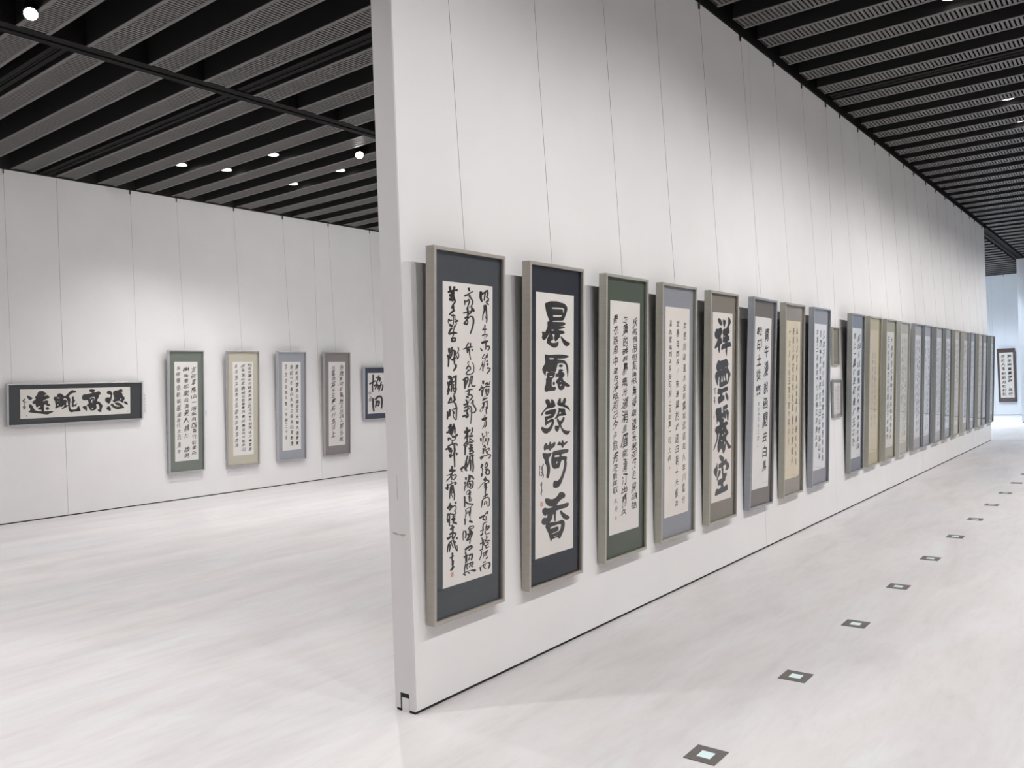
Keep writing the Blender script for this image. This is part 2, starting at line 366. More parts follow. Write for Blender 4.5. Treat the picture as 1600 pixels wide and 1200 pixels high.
def column(text, cx, ztop, zbot, wch, bold=.0, wild=.5, seed=0):
    """a running column of brush characters: each glyph slanted, bent and sized a little differently"""
    fill = .92 if wild > 1 else .76; R = random.Random(seed); V = []; F = []; n = len(text); wts = [R.uniform(1-.35*wild, 1+.3*wild) for _ in text]; tot = sum(wts); z = ztop
    for ch, wt in zip(text, wts):
        hh = (ztop-zbot)*wt/tot; zc = z-hh/2; z -= hh
        if ch == ' ': continue
        gv, gf = glyph(ch, bold); n0 = len(V)
        sx = wch*R.uniform(1-.22*wild, 1+.12*wild); sz = hh*fill*R.uniform(1-.1*wild, 1.05); sh = R.uniform(.02, .16)*wild; sl = R.uniform(.04, .14)*wild
        p1 = R.uniform(0, 6); p2 = R.uniform(0, 6); dx = R.uniform(-.06, .06)*wch*wild
        for gx, gz in gv:
            x = gx*(1-.18*wild*gz)+sh*gz+.07*wild*math.sin(5*gz+p1); zz = gz+sl*2*gx+.06*wild*math.sin(5*gx+p2)
            V.append((cx+dx+x*sx, zc+zz*sz))
        F += [tuple(n0+i for i in q) for q in gf]
    return V, F
def flat(VF, y):   # 2D writing -> upright mesh data facing -y
    return [(x, y, z) for x, z in VF[0]], [tuple(q) for q in VF[1]]

# hand-written characters, one string each (units 0.2 mm)
INK = {
'f1': [
'R465 7106 410 7090 516 7093 404 7008 508 7012 406 6939 504 6951 430 6887 517 6909 466 6837 540 6858 511 6834|R493 7019 527 7011 482 7040 593 7052 553 7084 604 7067 635 7107 592 7053 656 7055 582 7001 642 7000 575 6947 630 6946 564 6884 614 6882 587 6873|R611 7070 647 7066 593 7089 698 7111 650 7138 688 7127 738 7160 695 7088 762 7095 695 7027 760 7024 675 7005 730 6988 654 6971 714 6984 697 6942 739 6971 731 6926 782 6945 728 6915 781 6911 715 6887 762 6879 733 6873|R779 6898 750 6912 780 6874 683 6887 721 6853 637 6846 702 6850 680 6806 724 6833 746 6772 781 6797 774 6779',
'R582 6774 555 6764 610 6769 563 6695 617 6699 564 6635 617 6633 541 6576 591 6570 516 6515 564 6511 511 6453 556 6454 513 6388 553 6390 533 6381|R648 6788 619 6778 677 6781 618 6728 676 6729 614 6684 667 6680 595 6639 642 6631 567 6587 607 6579 582 6575|R661 6753 630 6741 693 6747 642 6635 705 6641 653 6544 714 6550 664 6478 722 6484 670 6427 726 6429 667 6385 718 6384 659 6341 705 6338 680 6330|R623 6505 611 6498 639 6504 653 6422 674 6427 665 6420',
'R618 6289 590 6280 646 6282 590 6235 645 6237 591 6191 644 6193 594 6136 641 6137 597 6071 638 6072 617 6064|R507 6150 524 6134 515 6169 695 6162 688 6187 704 6176|R572 6209 554 6207 586 6201 522 6136 546 6132 532 6130|R502 5999 527 5989 497 6018 577 6011 550 6041 614 6023 604 6057 662 6025 671 6058 688 6023 729 6042 679 6016 721 6005 653 5986 688 5973 664 5973|R617 6001 601 5996 634 5997 605 5906 630 5907 617 5902',
'R477 5818 518 5796 477 5853 578 5815 540 5872 623 5828 595 5885 675 5840 657 5893 746 5854 732 5900 761 5880|R659 5860 631 5853 687 5853 629 5663 670 5663 649 5655|R439 5699 421 5679 475 5704 496 5621 536 5639 524 5622|R677 5741 694 5722 687 5762 751 5727 751 5767 771 5729 811 5759 770 5720 830 5721 765 5698 817 5686 748 5679 790 5660 717 5654 753 5635 726 5637',
'R617 5560 595 5563 629 5548 529 5499 562 5486 492 5445 529 5449 559 5432 557 5454 642 5444 636 5463 648 5455|R675 5451 729 5458 630 5471 739 5526 666 5536 708 5545|R724 5572 708 5567 741 5567 712 5498 737 5498 724 5493|R546 5392 528 5390 560 5384 504 5329 536 5324 479 5272 508 5265 445 5215 471 5208 407 5154 429 5148 415 5146|R543 5325 512 5316 574 5316 520 5126 566 5126 543 5117|R635 5445 617 5442 651 5438 571 5235 595 5233 582 5229|R668 5357 686 5355 658 5367 716 5384 690 5397 718 5396 730 5415 709 5386 738 5384 703 5351 728 5349 714 5345|R724 5332 679 5319 770 5319 691 5271 758 5271 724 5258|R684 5206 697 5185 699 5225 772 5184 781 5223 797 5185 852 5203 784 5167 839 5152 751 5130 797 5110 719 5104 757 5082 676 5074 709 5053 683 5057',
'R553 4903 504 4890 602 4889 517 4812 589 4811 553 4797|R385 4647 420 4638 371 4669 549 4731 512 4754 541 4749|R499 4782 483 4782 510 4774 426 4694 446 4688 433 4688|R504 4696 528 4682 504 4716 634 4716 616 4742 637 4732|R516 4675 476 4664 557 4662 486 4510 546 4508 516 4498|R568 4689 553 4686 582 4683 548 4625 570 4623 559 4620|R633 4790 664 4784 618 4808 705 4817 661 4843 700 4830 723 4861 690 4820 741 4820 689 4776 733 4774 710 4767|R700 4845 688 4830 726 4850 734 4794 768 4816 794 4775 775 4802 822 4814 781 4822 833 4865 797 4869 817 4874|R628 4745 643 4723 643 4767 817 4725 817 4758 832 4741|R639 4696 624 4693 654 4692 628 4622 650 4622 639 4618|R678 4701 649 4697 704 4691 638 4649 692 4644 635 4605 686 4606 650 4565 695 4571 672 4523 711 4529 695 4518|R746 4687 724 4686 761 4677 681 4605 709 4598 692 4596|R771 4702 738 4694 802 4691 737 4647 799 4643 733 4607 792 4599 720 4567 772 4557 701 4520 746 4510 719 4507|R703 4534 692 4538 707 4526 573 4472 584 4463 574 4466',
'R517 4397 549 4384 510 4421 600 4405 562 4443 639 4421 610 4459 677 4431 659 4467 728 4442 714 4473 736 4460|R585 4475 569 4476 596 4467 526 4406 546 4400 533 4400|R514 4315 542 4304 505 4335 586 4326 552 4357 622 4341 598 4373 666 4350 652 4382 725 4360 715 4387 733 4375|R584 4346 548 4340 616 4333 541 4297 608 4289 535 4262 598 4252 525 4231 581 4218 510 4193 559 4182 530 4178|R544 4263 529 4266 551 4254 470 4216 492 4205 425 4174 449 4165 414 4144 440 4143 429 4122 445 4134 464 4116 461 4131 502 4124 487 4136 532 4150 514 4158 563 4182 545 4189 557 4189|R711 4393 687 4387 736 4386 693 4229 729 4228 711 4221|R697 4250 642 4237 751 4232 657 4188 737 4185 697 4171|R667 4192 640 4184 695 4184 644 4140 698 4140 649 4104 701 4105 659 4077 705 4081 671 4050 711 4054 694 4044|R628 4043 602 4042 650 4032 590 3995 625 3988 605 3985',
'R490 3918 529 3893 491 3953 595 3908 557 3967 643 3921 605 3976 674 3932 637 3982 712 3947 678 3990 714 3974|R501 3928 527 3889 527 3965 663 3893 663 3948 689 3919|R663 3887 639 3877 693 3881 652 3835 706 3837 656 3803 707 3794 636 3771 678 3755 602 3731 637 3716 614 3717|R616 3868 595 3863 638 3861 596 3823 639 3819 590 3789 628 3778 558 3752 590 3738 513 3708 539 3695 521 3697',
'R510 3592 490 3582 537 3588 513 3528 560 3532 528 3472 574 3471 526 3390 568 3386 518 3294 554 3289 535 3285|R463 3477 425 3467 503 3465 444 3387 501 3385 474 3375|R565 3473 584 3469 555 3484 637 3520 616 3531 631 3529|R671 3623 652 3615 695 3618 662 3584 704 3586 669 3556 709 3556 671 3525 708 3523 673 3488 705 3485 689 3480|R775 3605 756 3607 788 3594 726 3564 750 3555 734 3555|R655 3456 632 3454 675 3447 625 3421 667 3414 619 3396 657 3386 608 3379 641 3366 592 3359 620 3347 601 3348|R700 3442 680 3441 715 3433 653 3371 678 3364 663 3363|R721 3456 723 3436 742 3468 746 3430 780 3456 750 3431 804 3427 737 3397 788 3385 716 3353 764 3341 703 3315 747 3305 689 3274 729 3265 706 3262',
'R607 3297 591 3299 617 3288 532 3233 551 3224 538 3225|R598 3281 568 3264 641 3277 615 3202 669 3212 649 3196|R515 3194 531 3175 524 3213 575 3175 575 3213 593 3175 625 3202 603 3163 649 3171 619 3132 661 3136 644 3126|R568 3182 528 3177 606 3165 521 3078 578 3070 548 3063|R654 3151 675 3142 648 3166 734 3167 709 3192 775 3182 763 3209 789 3179 812 3199 794 3175 833 3171 782 3165 811 3149 753 3144 777 3128 759 3132|R690 3138 650 3123 737 3127 681 3058 745 3062 717 3047|R547 3016 559 2999 556 3031 612 2997 608 3029 657 2998 648 3027 691 3003 676 3030 725 3012 710 3034 727 3025|R431 2953 487 2929 414 2994 577 2980 523 3029 570 3013|R719 3041 730 3021 733 3057 795 3014 803 3048 824 3009 861 3032 820 3004 872 2993 807 2985 849 2964 781 2965 815 2942 741 2940 771 2919 747 2925',
'R537 2823 486 2827 573 2795 440 2742 504 2718 463 2718|R514 2733 496 2728 534 2727 506 2674 543 2673 513 2624 549 2621 513 2575 545 2571 509 2522 537 2518 522 2515|R484 2600 458 2594 510 2591 474 2503 512 2501 494 2494|R693 2866 672 2869 707 2855 644 2833 679 2820 623 2797 657 2788 614 2757 646 2751 610 2713 638 2708 623 2705|R686 2843 662 2829 721 2839 687 2787 747 2792 697 2762 755 2748 674 2745 713 2717 626 2722 655 2696 630 2704|R624 2656 655 2637 621 2682 710 2650 682 2697 691 2676 761 2673 672 2656 728 2630 626 2607 673 2584 641 2587|R642 2610 612 2590 688 2607 664 2534 720 2546 701 2528|R709 2685 700 2666 738 2692 750 2635 792 2658 777 2613 832 2620 778 2585 833 2574 766 2559 811 2536 749 2552 771 2522 711 2547 724 2519 705 2531',
'R576 2397 640 2374 551 2441 702 2423 636 2472 689 2458|R638 2502 618 2496 660 2496 633 2447 664 2447 649 2441|R657 2401 667 2380 673 2418 727 2371 737 2407 754 2365 792 2390 753 2360 809 2354 749 2348 797 2327 740 2342 771 2314 715 2332 738 2306 715 2316|R665 2373 651 2380 667 2362 582 2359 599 2342 513 2331 533 2316 438 2282 457 2270 358 2224 375 2214 362 2216|R649 2338 590 2329 707 2314 588 2285 703 2273 594 2249 701 2251 617 2218 706 2237 651 2186 725 2206 701 2180|R668 2215 628 2213 702 2196 611 2120 664 2107 634 2104|R594 2197 617 2194 579 2210 641 2230 613 2242 631 2241',
'R639 2124 610 2119 669 2113 617 1946 661 1941 639 1935|R735 2052 696 2064 754 2027 650 2024 693 1997 661 2004|R658 2035 637 2043 667 2020 554 1994 576 1977 558 1982|R557 1928 537 1928 573 1918 520 1888 556 1878 505 1848 540 1839 491 1796 523 1788 477 1737 504 1730 489 1728|R533 1927 500 1925 563 1912 483 1804 529 1794 504 1791|R538 1937 557 1924 538 1954 664 1941 647 1971 742 1947 740 1977 762 1937 798 1951 774 1910 819 1910 783 1862 827 1858 783 1811 826 1805 781 1772 821 1763 772 1748 805 1730 755 1746 764 1722 718 1749 720 1726 708 1739|R609 1771 632 1776 585 1780 628 1812 582 1818 628 1835 588 1850 645 1845 619 1868 678 1857 659 1878 677 1870|R649 1875 643 1859 672 1879 676 1839 709 1856 687 1835 732 1825 670 1828 701 1805 642 1809 683 1802 678 1785 689 1808 721 1776 727 1797 735 1784',
'R402 1482 435 1460 400 1510 505 1473 471 1522 559 1485 527 1532 599 1494 569 1537 644 1506 618 1543 646 1527|R607 1516 628 1512 594 1529 713 1600 689 1613 705 1611|R703 1537 741 1534 674 1558 765 1596 716 1613 745 1613|R672 1501 650 1498 694 1492 656 1397 688 1392 672 1388|R535 1465 515 1446 572 1464 537 1424 590 1445 563 1405 600 1435 601 1390 623 1423 647 1376 664 1405 670 1385|R541 1408 561 1409 523 1417 566 1437 529 1447 573 1458 539 1471 587 1472 560 1488 609 1487 587 1502 604 1498|R723 1355 704 1365 727 1341 661 1351 682 1327 624 1340 642 1317 594 1335 606 1314 558 1330 568 1312 555 1320|R638 1375 624 1378 646 1367 584 1337 601 1328 589 1330',
'R564 1335 537 1332 589 1322 530 1275 581 1265 525 1221 574 1211 520 1160 565 1151 516 1092 555 1085 535 1081|R547 1248 518 1241 579 1236 541 1152 585 1148 564 1141|R446 1027 487 1012 429 1055 565 1065 523 1097 556 1087|R441 1144 459 1134 438 1158 542 1162 527 1179 542 1172|R688 1288 667 1289 705 1278 652 1244 689 1234 641 1204 677 1196 641 1168 674 1163 645 1131 673 1128 659 1124|R648 1212 674 1191 650 1237 795 1209 777 1243 800 1227|R808 1241 777 1243 832 1225 759 1207 811 1186 741 1181 785 1155 711 1165 742 1137 666 1148 690 1123 668 1132|R672 1181 680 1169 680 1192 742 1163 742 1179 750 1170|R632 1132 608 1128 657 1122 611 1084 660 1081 627 1044 664 1059 681 1026 681 1056 730 1025 718 1054 771 1030 755 1056 816 1038 801 1061 819 1051',
'R678 1014 659 1011 697 1006 671 910 699 906 685 902|R757 974 738 979 767 962 684 930 706 918 690 921|R499 985 479 978 526 979 494 939 541 939 507 897 552 892 513 823 555 817 518 733 554 728 536 723|R434 827 462 811 428 849 549 841 525 869 548 858|R589 934 572 934 604 926 562 878 593 871 554 834 583 826 546 812 571 802 536 793 558 784 545 785|R620 888 635 863 635 909 721 856 721 889 737 870|R743 874 744 854 766 884 828 824 844 846 848 830|R652 875 631 879 666 862 589 831 624 815 563 791 599 781 585 764 603 778 622 753 628 770 634 759|R667 827 685 811 670 844 726 813 716 846 733 817 766 835 734 806 782 798 729 785 771 766 708 773 736 746 680 766 689 738 650 772 643 748 604 786 595 765 589 779|R534 909 508 905 562 898 513 843 566 836 515 789 566 779 511 735 557 724 503 675 542 666 521 663|R418 669 438 656 415 686 538 680 521 703 538 693|R661 752 639 749 683 743 640 715 684 709 648 685 686 692 689 671 678 698 719 677 696 702 752 690 729 712 793 708 771 727 789 720',
'R489 655 467 652 511 645 470 598 514 590 468 554 510 542 449 525 486 508 426 497 461 482 414 467 448 456 404 435 435 425 417 425|R648 584 683 568 635 610 756 606 721 637 750 627|R535 573 551 563 533 585 586 571 571 593 618 575 612 597 667 569 667 588 729 558 730 574 737 565|R580 593 563 590 598 585 566 553 600 548 565 522 596 513 552 492 579 481 533 459 556 449 542 450|R670 585 655 580 689 579 664 548 697 545 668 526 700 518 664 522 685 505 650 518 663 502 650 509|R594 513 603 504 596 523 629 505 622 523 651 504 648 522 678 501 678 516 711 496 712 509 718 501|R653 422 682 405 647 445 763 432 737 461 761 450|R653 572 635 574 668 562 601 498 626 489 611 489',
'R554 343 573 328 552 359 663 346 648 369 665 359|R459 245 473 239 453 255 524 262 506 278 576 280 561 298 645 293 633 310 712 300 703 317 755 302 748 318 795 302 790 316 799 309|R440 260 411 254 472 249 445 140 490 137 469 129|R791 317 763 304 830 309 783 269 851 268 790 245 856 226 771 209 827 184 737 162 784 139 754 143|R582 303 562 303 600 293 555 273 594 264 556 244 593 243 576 215 606 223 604 192 626 205 630 178 645 194 661 165 672 181 674 169|R639 299 621 299 656 290 613 226 638 220 625 219|R605 174 619 165 603 186 682 181 670 196 682 190',
'R0 7163 -36 7145 42 7159 -5 7068 52 7078 26 7062|R-163 6943 -133 6925 -161 6971 -7 6972 -28 7006 -1 6994|R-46 6983 -21 6973 -51 7002 165 7065 143 7087 165 7081|R13 6983 -23 6953 69 6988 19 6920 87 6946 63 6920|R42 6941 27 6922 72 6948 83 6878 130 6902 121 6842 173 6857 129 6808 182 6811 122 6777 171 6770 105 6753 144 6739 74 6725 107 6709 83 6710|R104 6726 91 6730 107 6716 57 6712 72 6699 29 6697 45 6685 14 6687 31 6677 2 6676 17 6668 5 6669|R-146 6855 -170 6846 -121 6850 -155 6730 -118 6733 -136 6724|R-156 6795 -134 6782 -154 6815 -88 6796 -110 6828 -47 6813 -77 6840 -12 6839 -45 6859 25 6870 -5 6886 19 6885|R10 6882 -17 6870 39 6879 -8 6833 48 6839 -6 6800 48 6797 -28 6752 22 6744 -53 6702 -6 6695 -62 6670 -17 6667 -68 6639 -27 6637 -50 6630',
'R-50 6684 -87 6667 -9 6679 -70 6596 7 6606 -58 6534 16 6539 -61 6472 6 6471 -69 6399 -11 6397 -42 6387|R-207 6530 -189 6515 -201 6550 -99 6532 -111 6567 -24 6547 -36 6580 30 6559 18 6589 84 6573 73 6599 91 6589|R136 6666 96 6633 198 6671 158 6577 234 6606 207 6577|R109 6710 80 6696 143 6706 89 6661 152 6668 90 6632 152 6629 73 6589 129 6578 49 6551 92 6530 21 6539 40 6509 -28 6528 -17 6499 -36 6511|R-154 6402 -119 6387 -160 6430 -22 6437 -52 6469 -22 6460|R-183 6270 -153 6267 -199 6287 -86 6330 -131 6351 -26 6384 -67 6405 31 6425 -3 6449 79 6450 61 6479 110 6451 119 6481 154 6443 170 6469 174 6453|R147 6474 116 6456 186 6472 140 6405 211 6418 152 6359 224 6362 144 6295 212 6291 122 6221 185 6213 86 6140 143 6130 40 6049 91 6039 60 6034|R-173 6288 -172 6260 -143 6309 -64 6243 -42 6279 -37 6258|R-72 6382 -89 6368 -45 6384 -66 6339 -20 6353 -54 6318 -7 6320 -63 6296 -23 6287 -83 6264 -51 6255 -72 6253',
'R-1 5831 -29 5831 18 5817 -55 5795 -9 5781 -79 5763 -36 5748 -109 5727 -72 5713 -146 5685 -114 5672 -136 5672|R-210 5661 -194 5648 -207 5677 -46 5684 -56 5705 -41 5697|R-52 5720 -88 5708 -14 5711 -71 5577 -16 5579 -43 5568|R67 5826 37 5817 97 5818 44 5698 89 5699 66 5690|R-42 5710 -24 5688 -30 5734 149 5707 144 5741 162 5725|R13 5703 -6 5699 31 5696 -24 5611 3 5608 -12 5604|R32 5688 8 5680 55 5681 10 5608 56 5609 17 5540 60 5543 37 5475 76 5481 64 5409 98 5414 84 5405|R136 5674 106 5665 166 5666 113 5622 158 5623 136 5614',
'R-43 5309 -25 5309 -55 5318 -1 5343 -31 5353 12 5362 -5 5379 2 5358 28 5366 14 5338 37 5343 28 5336|R-5 5314 -18 5309 10 5311 -7 5268 14 5269 4 5265|R-2 5267 -40 5272 18 5245 -114 5195 -71 5175 -102 5177|R-20 5269 -25 5251 4 5279 19 5232 51 5259 43 5218 88 5234 48 5198 97 5198 44 5178 87 5166 32 5167 62 5147 6 5152 29 5132 8 5137|R-43 5186 -46 5173 -26 5193 7 5154 22 5169 21 5158|R9 5164 -19 5169 21 5147 -68 5132 -27 5111 -103 5100 -57 5084 -113 5068 -63 5072 -83 5041 -63 5071 -24 5036 -24 5068 40 5039 34 5070 95 5045 82 5074 147 5060 122 5084 185 5088 151 5105 218 5123 185 5137 208 5137|R143 5343 129 5333 164 5343 159 5292 194 5301 180 5251 215 5255 184 5196 217 5196 183 5132 211 5131 197 5126',
'R-213 4909 -176 4898 -226 4935 -138 4921 -186 4957 -110 4937 -150 4975 -76 4953 -108 4990 -28 4974 -56 5005 -28 4995|R-129 4965 -170 4955 -89 4952 -174 4885 -95 4882 -176 4824 -101 4822 -173 4771 -105 4770 -168 4713 -109 4712 -138 4701|R-51 5001 -77 4985 -17 4998 -57 4948 4 4958 -49 4930 9 4918 -63 4921 -30 4892 -103 4905 -80 4877 -104 4887|R-12 4937 -44 4937 11 4921 -70 4898 -16 4882 -94 4860 -42 4845 -122 4810 -75 4797 -154 4751 -114 4740 -139 4738|R150 5029 118 5024 178 5018 104 4966 163 4960 94 4915 150 4909 88 4867 139 4862 83 4815 127 4811 104 4804|R60 4949 27 4941 92 4938 21 4883 84 4878 13 4835 72 4825 -5 4795 46 4781 -31 4749 13 4736 -14 4734|R114 5027 85 5027 134 5013 37 4944 74 4934 51 4932|R102 4784 101 4762 127 4797 143 4749 164 4785 186 4742 186 4779 227 4750 209 4781 267 4764 248 4790 270 4781',
'R-69 4637 -38 4628 -80 4657 3 4653 -34 4684 35 4668 17 4703 80 4670 80 4704 145 4668 148 4697 160 4682|R-141 4626 -131 4617 -140 4636 -29 4640 -36 4654 -26 4648|R29 4669 -3 4664 57 4658 -9 4625 49 4617 -15 4602 35 4584 -26 4595 3 4567 -54 4585 -36 4558 -57 4568|R-59 4577 -51 4556 -41 4594 34 4544 47 4582 90 4533 120 4566 107 4519 161 4531 110 4502 165 4491 88 4474 133 4453 56 4449 91 4423 41 4444 56 4413 14 4441 20 4412 4 4426|R-93 4525 -102 4497 -55 4539 -21 4465 14 4496 11 4473|R36 4559 14 4564 47 4545 -69 4496 -45 4482 -63 4484',
'R-101 4456 -126 4441 -66 4454 -101 4398 -42 4410 -82 4364 -24 4372 -71 4334 -17 4338 -60 4298 -13 4300 -35 4290|R-198 4317 -173 4295 -190 4343 -107 4303 -129 4350 -50 4318 -89 4357 -10 4346 -60 4374 23 4382 -23 4404 10 4401|R-168 4241 -140 4226 -172 4264 -18 4274 -41 4301 -17 4292|R-188 4162 -164 4143 -183 4186 -82 4155 -106 4198 -16 4176 -61 4207 6 4216 -52 4224 3 4258 -47 4261 -22 4270|R-51 4208 -85 4202 -21 4195 -94 4086 -47 4081 -72 4074|R-235 4032 -203 4014 -238 4059 -149 4031 -177 4077 -126 4038 -109 4084 -95 4019 -52 4053 -33 3994 -45 4037 7 4033 -53 4046 14 4080 -40 4088 -11 4095|R-114 4003 -89 3988 -114 4024 -37 4002 -70 4035 4 4028 -49 4043 4 4074 -47 4074 -10 4126 -53 4124 -33 4133|R-25 4286 -18 4268 -9 4301 37 4260 54 4291 68 4250 109 4269 82 4219 132 4222 88 4165 137 4164 88 4092 135 4089 82 4011 126 4007 72 3934 114 3929 60 3852 98 3847 78 3842|R171 4437 139 4431 200 4426 132 4371 193 4369 140 4313 197 4324 192 4258 241 4278 238 4214 292 4228 247 4182 305 4180 240 4157 289 4139 213 4138 246 4109 178 4126 190 4093 149 4128 139 4098 103 4139 89 4112 83 4129|R160 4421 139 4423 173 4409 74 4344 98 4334 82 4334|R5 4247 -4 4240 19 4247 35 4191 58 4198 61 4155 84 4157 55 4148 70 4137 33 4142 41 4130 32 4134',
'R-65 3778 -109 3764 -18 3765 -97 3683 -8 3682 -89 3614 -4 3609 -88 3548 -10 3541 -89 3475 -22 3468 -57 3458|R-179 3652 -142 3617 -166 3691 -73 3623 -100 3696 -18 3632 -58 3700 30 3650 -20 3708 84 3675 38 3724 82 3707|R-42 3615 -80 3619 -20 3594 -165 3511 -121 3492 -151 3494|R139 3758 111 3750 168 3749 115 3700 172 3697 113 3661 166 3650 92 3632 135 3613 58 3597 93 3579 68 3582|R-4 3547 19 3516 13 3576 164 3521 159 3566 182 3543|R149 3578 114 3589 163 3554 55 3546 91 3520 62 3527',
'R-22 3459 -61 3467 -2 3435 -89 3443 -32 3411 -115 3421 -62 3389 -156 3389 -108 3359 -208 3348 -167 3322 -198 3328|R-41 3457 -62 3449 -17 3451 -54 3418 -9 3417 -51 3393 -9 3386 -62 3369 -26 3357 -82 3339 -51 3328 -71 3328|R-121 3349 -162 3341 -82 3334 -161 3106 -102 3100 -132 3092|R-73 3378 -88 3374 -56 3373 -75 3290 -52 3290 -63 3285|R46 3506 23 3501 69 3498 29 3414 63 3412 46 3407|R63 3480 56 3460 90 3489 193 3393 218 3414 216 3398|R4 3399 19 3375 19 3420 158 3371 158 3404 173 3387|R16 3330 37 3303 31 3356 108 3301 108 3353 111 3318 184 3325 95 3324 138 3285 36 3297 70 3263 38 3274|R-4 3238 28 3210 3 3270 170 3234 151 3279 180 3259|R20 3163 61 3145 9 3195 112 3167 68 3219 120 3176 140 3226 126 3166 190 3187 157 3127 216 3140 195 3121|R5 3122 19 3100 19 3142 156 3094 157 3125 171 3109|R26 3405 6 3406 40 3395 -36 3335 -11 3327 -27 3326',
'R-33 3086 -70 3084 -4 3068 -97 3013 -32 2996 -121 2950 -59 2934 -143 2895 -87 2879 -167 2837 -119 2823 -148 2821|R-295 2758 -250 2744 -313 2788 -197 2779 -251 2827 -184 2792 -164 2842 -153 2765 -94 2789 -94 2703 -40 2720 -57 2700|R-285 2745 -290 2732 -266 2751 -212 2689 -194 2703 -195 2692|R-94 2972 -131 2961 -52 2961 -117 2891 -38 2888 -111 2836 -36 2824 -127 2791 -62 2771 -155 2738 -101 2719 -135 2718|R48 3066 18 3062 75 3053 1 2984 57 2973 -15 2917 37 2905 -37 2868 10 2853 -63 2817 -23 2804 -47 2803|R58 3058 79 3041 63 3078 212 3060 200 3088 219 3075|R53 3076 24 3070 82 3066 29 2989 85 2986 35 2908 88 2905 45 2810 94 2807 57 2700 100 2698 79 2691|R145 3073 109 3064 183 3060 118 2961 192 2958 128 2876 199 2874 140 2826 209 2826 148 2787 213 2781 144 2730 204 2721 135 2661 189 2652 160 2646|R96 2967 79 2964 112 2961 83 2746 107 2743 95 2740',
'R-94 2565 -137 2557 -51 2548 -126 2495 -63 2489 -94 2480|R-139 2455 -168 2446 -106 2445 -149 2389 -103 2388 -125 2379|R-60 2369 -77 2384 -64 2351 -118 2380 -91 2351 -149 2358 -106 2344 -163 2303 -121 2294 -172 2232 -136 2225 -155 2222|R23 2614 -9 2608 54 2601 -9 2561 54 2552 -15 2519 43 2503 -44 2466 5 2447 -86 2402 -44 2385 -71 2385|R11 2582 18 2553 38 2602 80 2537 105 2584 117 2525 163 2560 139 2506 198 2523 169 2469 222 2480 203 2463|R58 2556 23 2552 91 2541 21 2484 71 2475 45 2470|R29 2472 12 2476 38 2462 -29 2440 -2 2427 -59 2401 -30 2393 -62 2351 -35 2348 -56 2296 -33 2294 -44 2290|R129 2456 111 2442 160 2455 134 2413 187 2421 145 2387 201 2382 136 2335 189 2322 117 2288 162 2268 97 2279 118 2250 59 2277 69 2249 52 2262|R2 2431 23 2414 5 2451 137 2432 124 2460 143 2447|R-2 2397 3 2372 22 2413 48 2360 78 2396 57 2361 121 2359 44 2338 98 2317 12 2293 56 2273 27 2275|R-32 2393 -47 2386 -12 2389 -6 2299 19 2301 9 2295',
'R30 2239 17 2245 33 2229 -43 2222 -26 2206 -89 2198 -67 2186 -101 2170 -75 2167 -89 2145 -68 2151 -63 2126 -55 2141 -23 2124 -35 2139 19 2149 3 2161 65 2185 49 2195 61 2192|R34 2238 5 2229 68 2229 18 2180 81 2178 24 2137 86 2128 13 2085 72 2072 1 2030 58 2021 9 1985 61 1983 25 1940 71 1940 51 1931|R-28 2123 0 2110 -37 2143 108 2164 82 2188 105 2180|R-7 2082 -11 2059 21 2092 68 2026 91 2051 92 2032|R85 2026 71 2020 102 2023 87 1987 118 1987 92 1968 118 1955 64 1961 74 1944 13 1957 20 1941 10 1949|R-146 2107 -179 2100 -112 2094 -173 2033 -107 2027 -169 1973 -106 1965 -169 1909 -112 1900 -171 1836 -122 1828 -147 1822|R-112 1966 -125 1946 -79 1970 -80 1911 -41 1938 -22 1881 -4 1916 71 1863 76 1898 180 1847 183 1878 196 1860|R180 1870 162 1875 189 1858 91 1822 111 1809 97 1812',
'R97 1810 86 1818 97 1800 0 1804 11 1787 -69 1792 -57 1776 -101 1783 -88 1768 -122 1773 -110 1761 -121 1765|R-109 1769 -130 1761 -82 1762 -118 1725 -70 1723 -111 1692 -65 1685 -119 1647 -77 1637 -133 1593 -97 1583 -117 1581|R-130 1557 -164 1551 -96 1542 -155 1405 -106 1398 -131 1392|R-111 1611 -128 1610 -97 1603 -142 1540 -119 1534 -132 1533|R-10 1740 -27 1741 3 1732 -45 1695 -15 1685 -57 1669 -36 1652 -52 1676 -75 1669 -71 1703 -92 1699 -85 1706|R70 1801 46 1796 96 1791 48 1743 97 1736 47 1693 94 1685 38 1641 81 1631 26 1582 62 1573 42 1570|R39 1712 22 1711 54 1704 9 1663 41 1656 5 1619 35 1618 27 1590 53 1597 48 1568 75 1569 51 1533 77 1530 50 1490 73 1486 61 1484|R13 1472 17 1439 48 1491 138 1401 162 1440 169 1413|R60 1730 43 1734 70 1719 -26 1671 -6 1659 -20 1662',
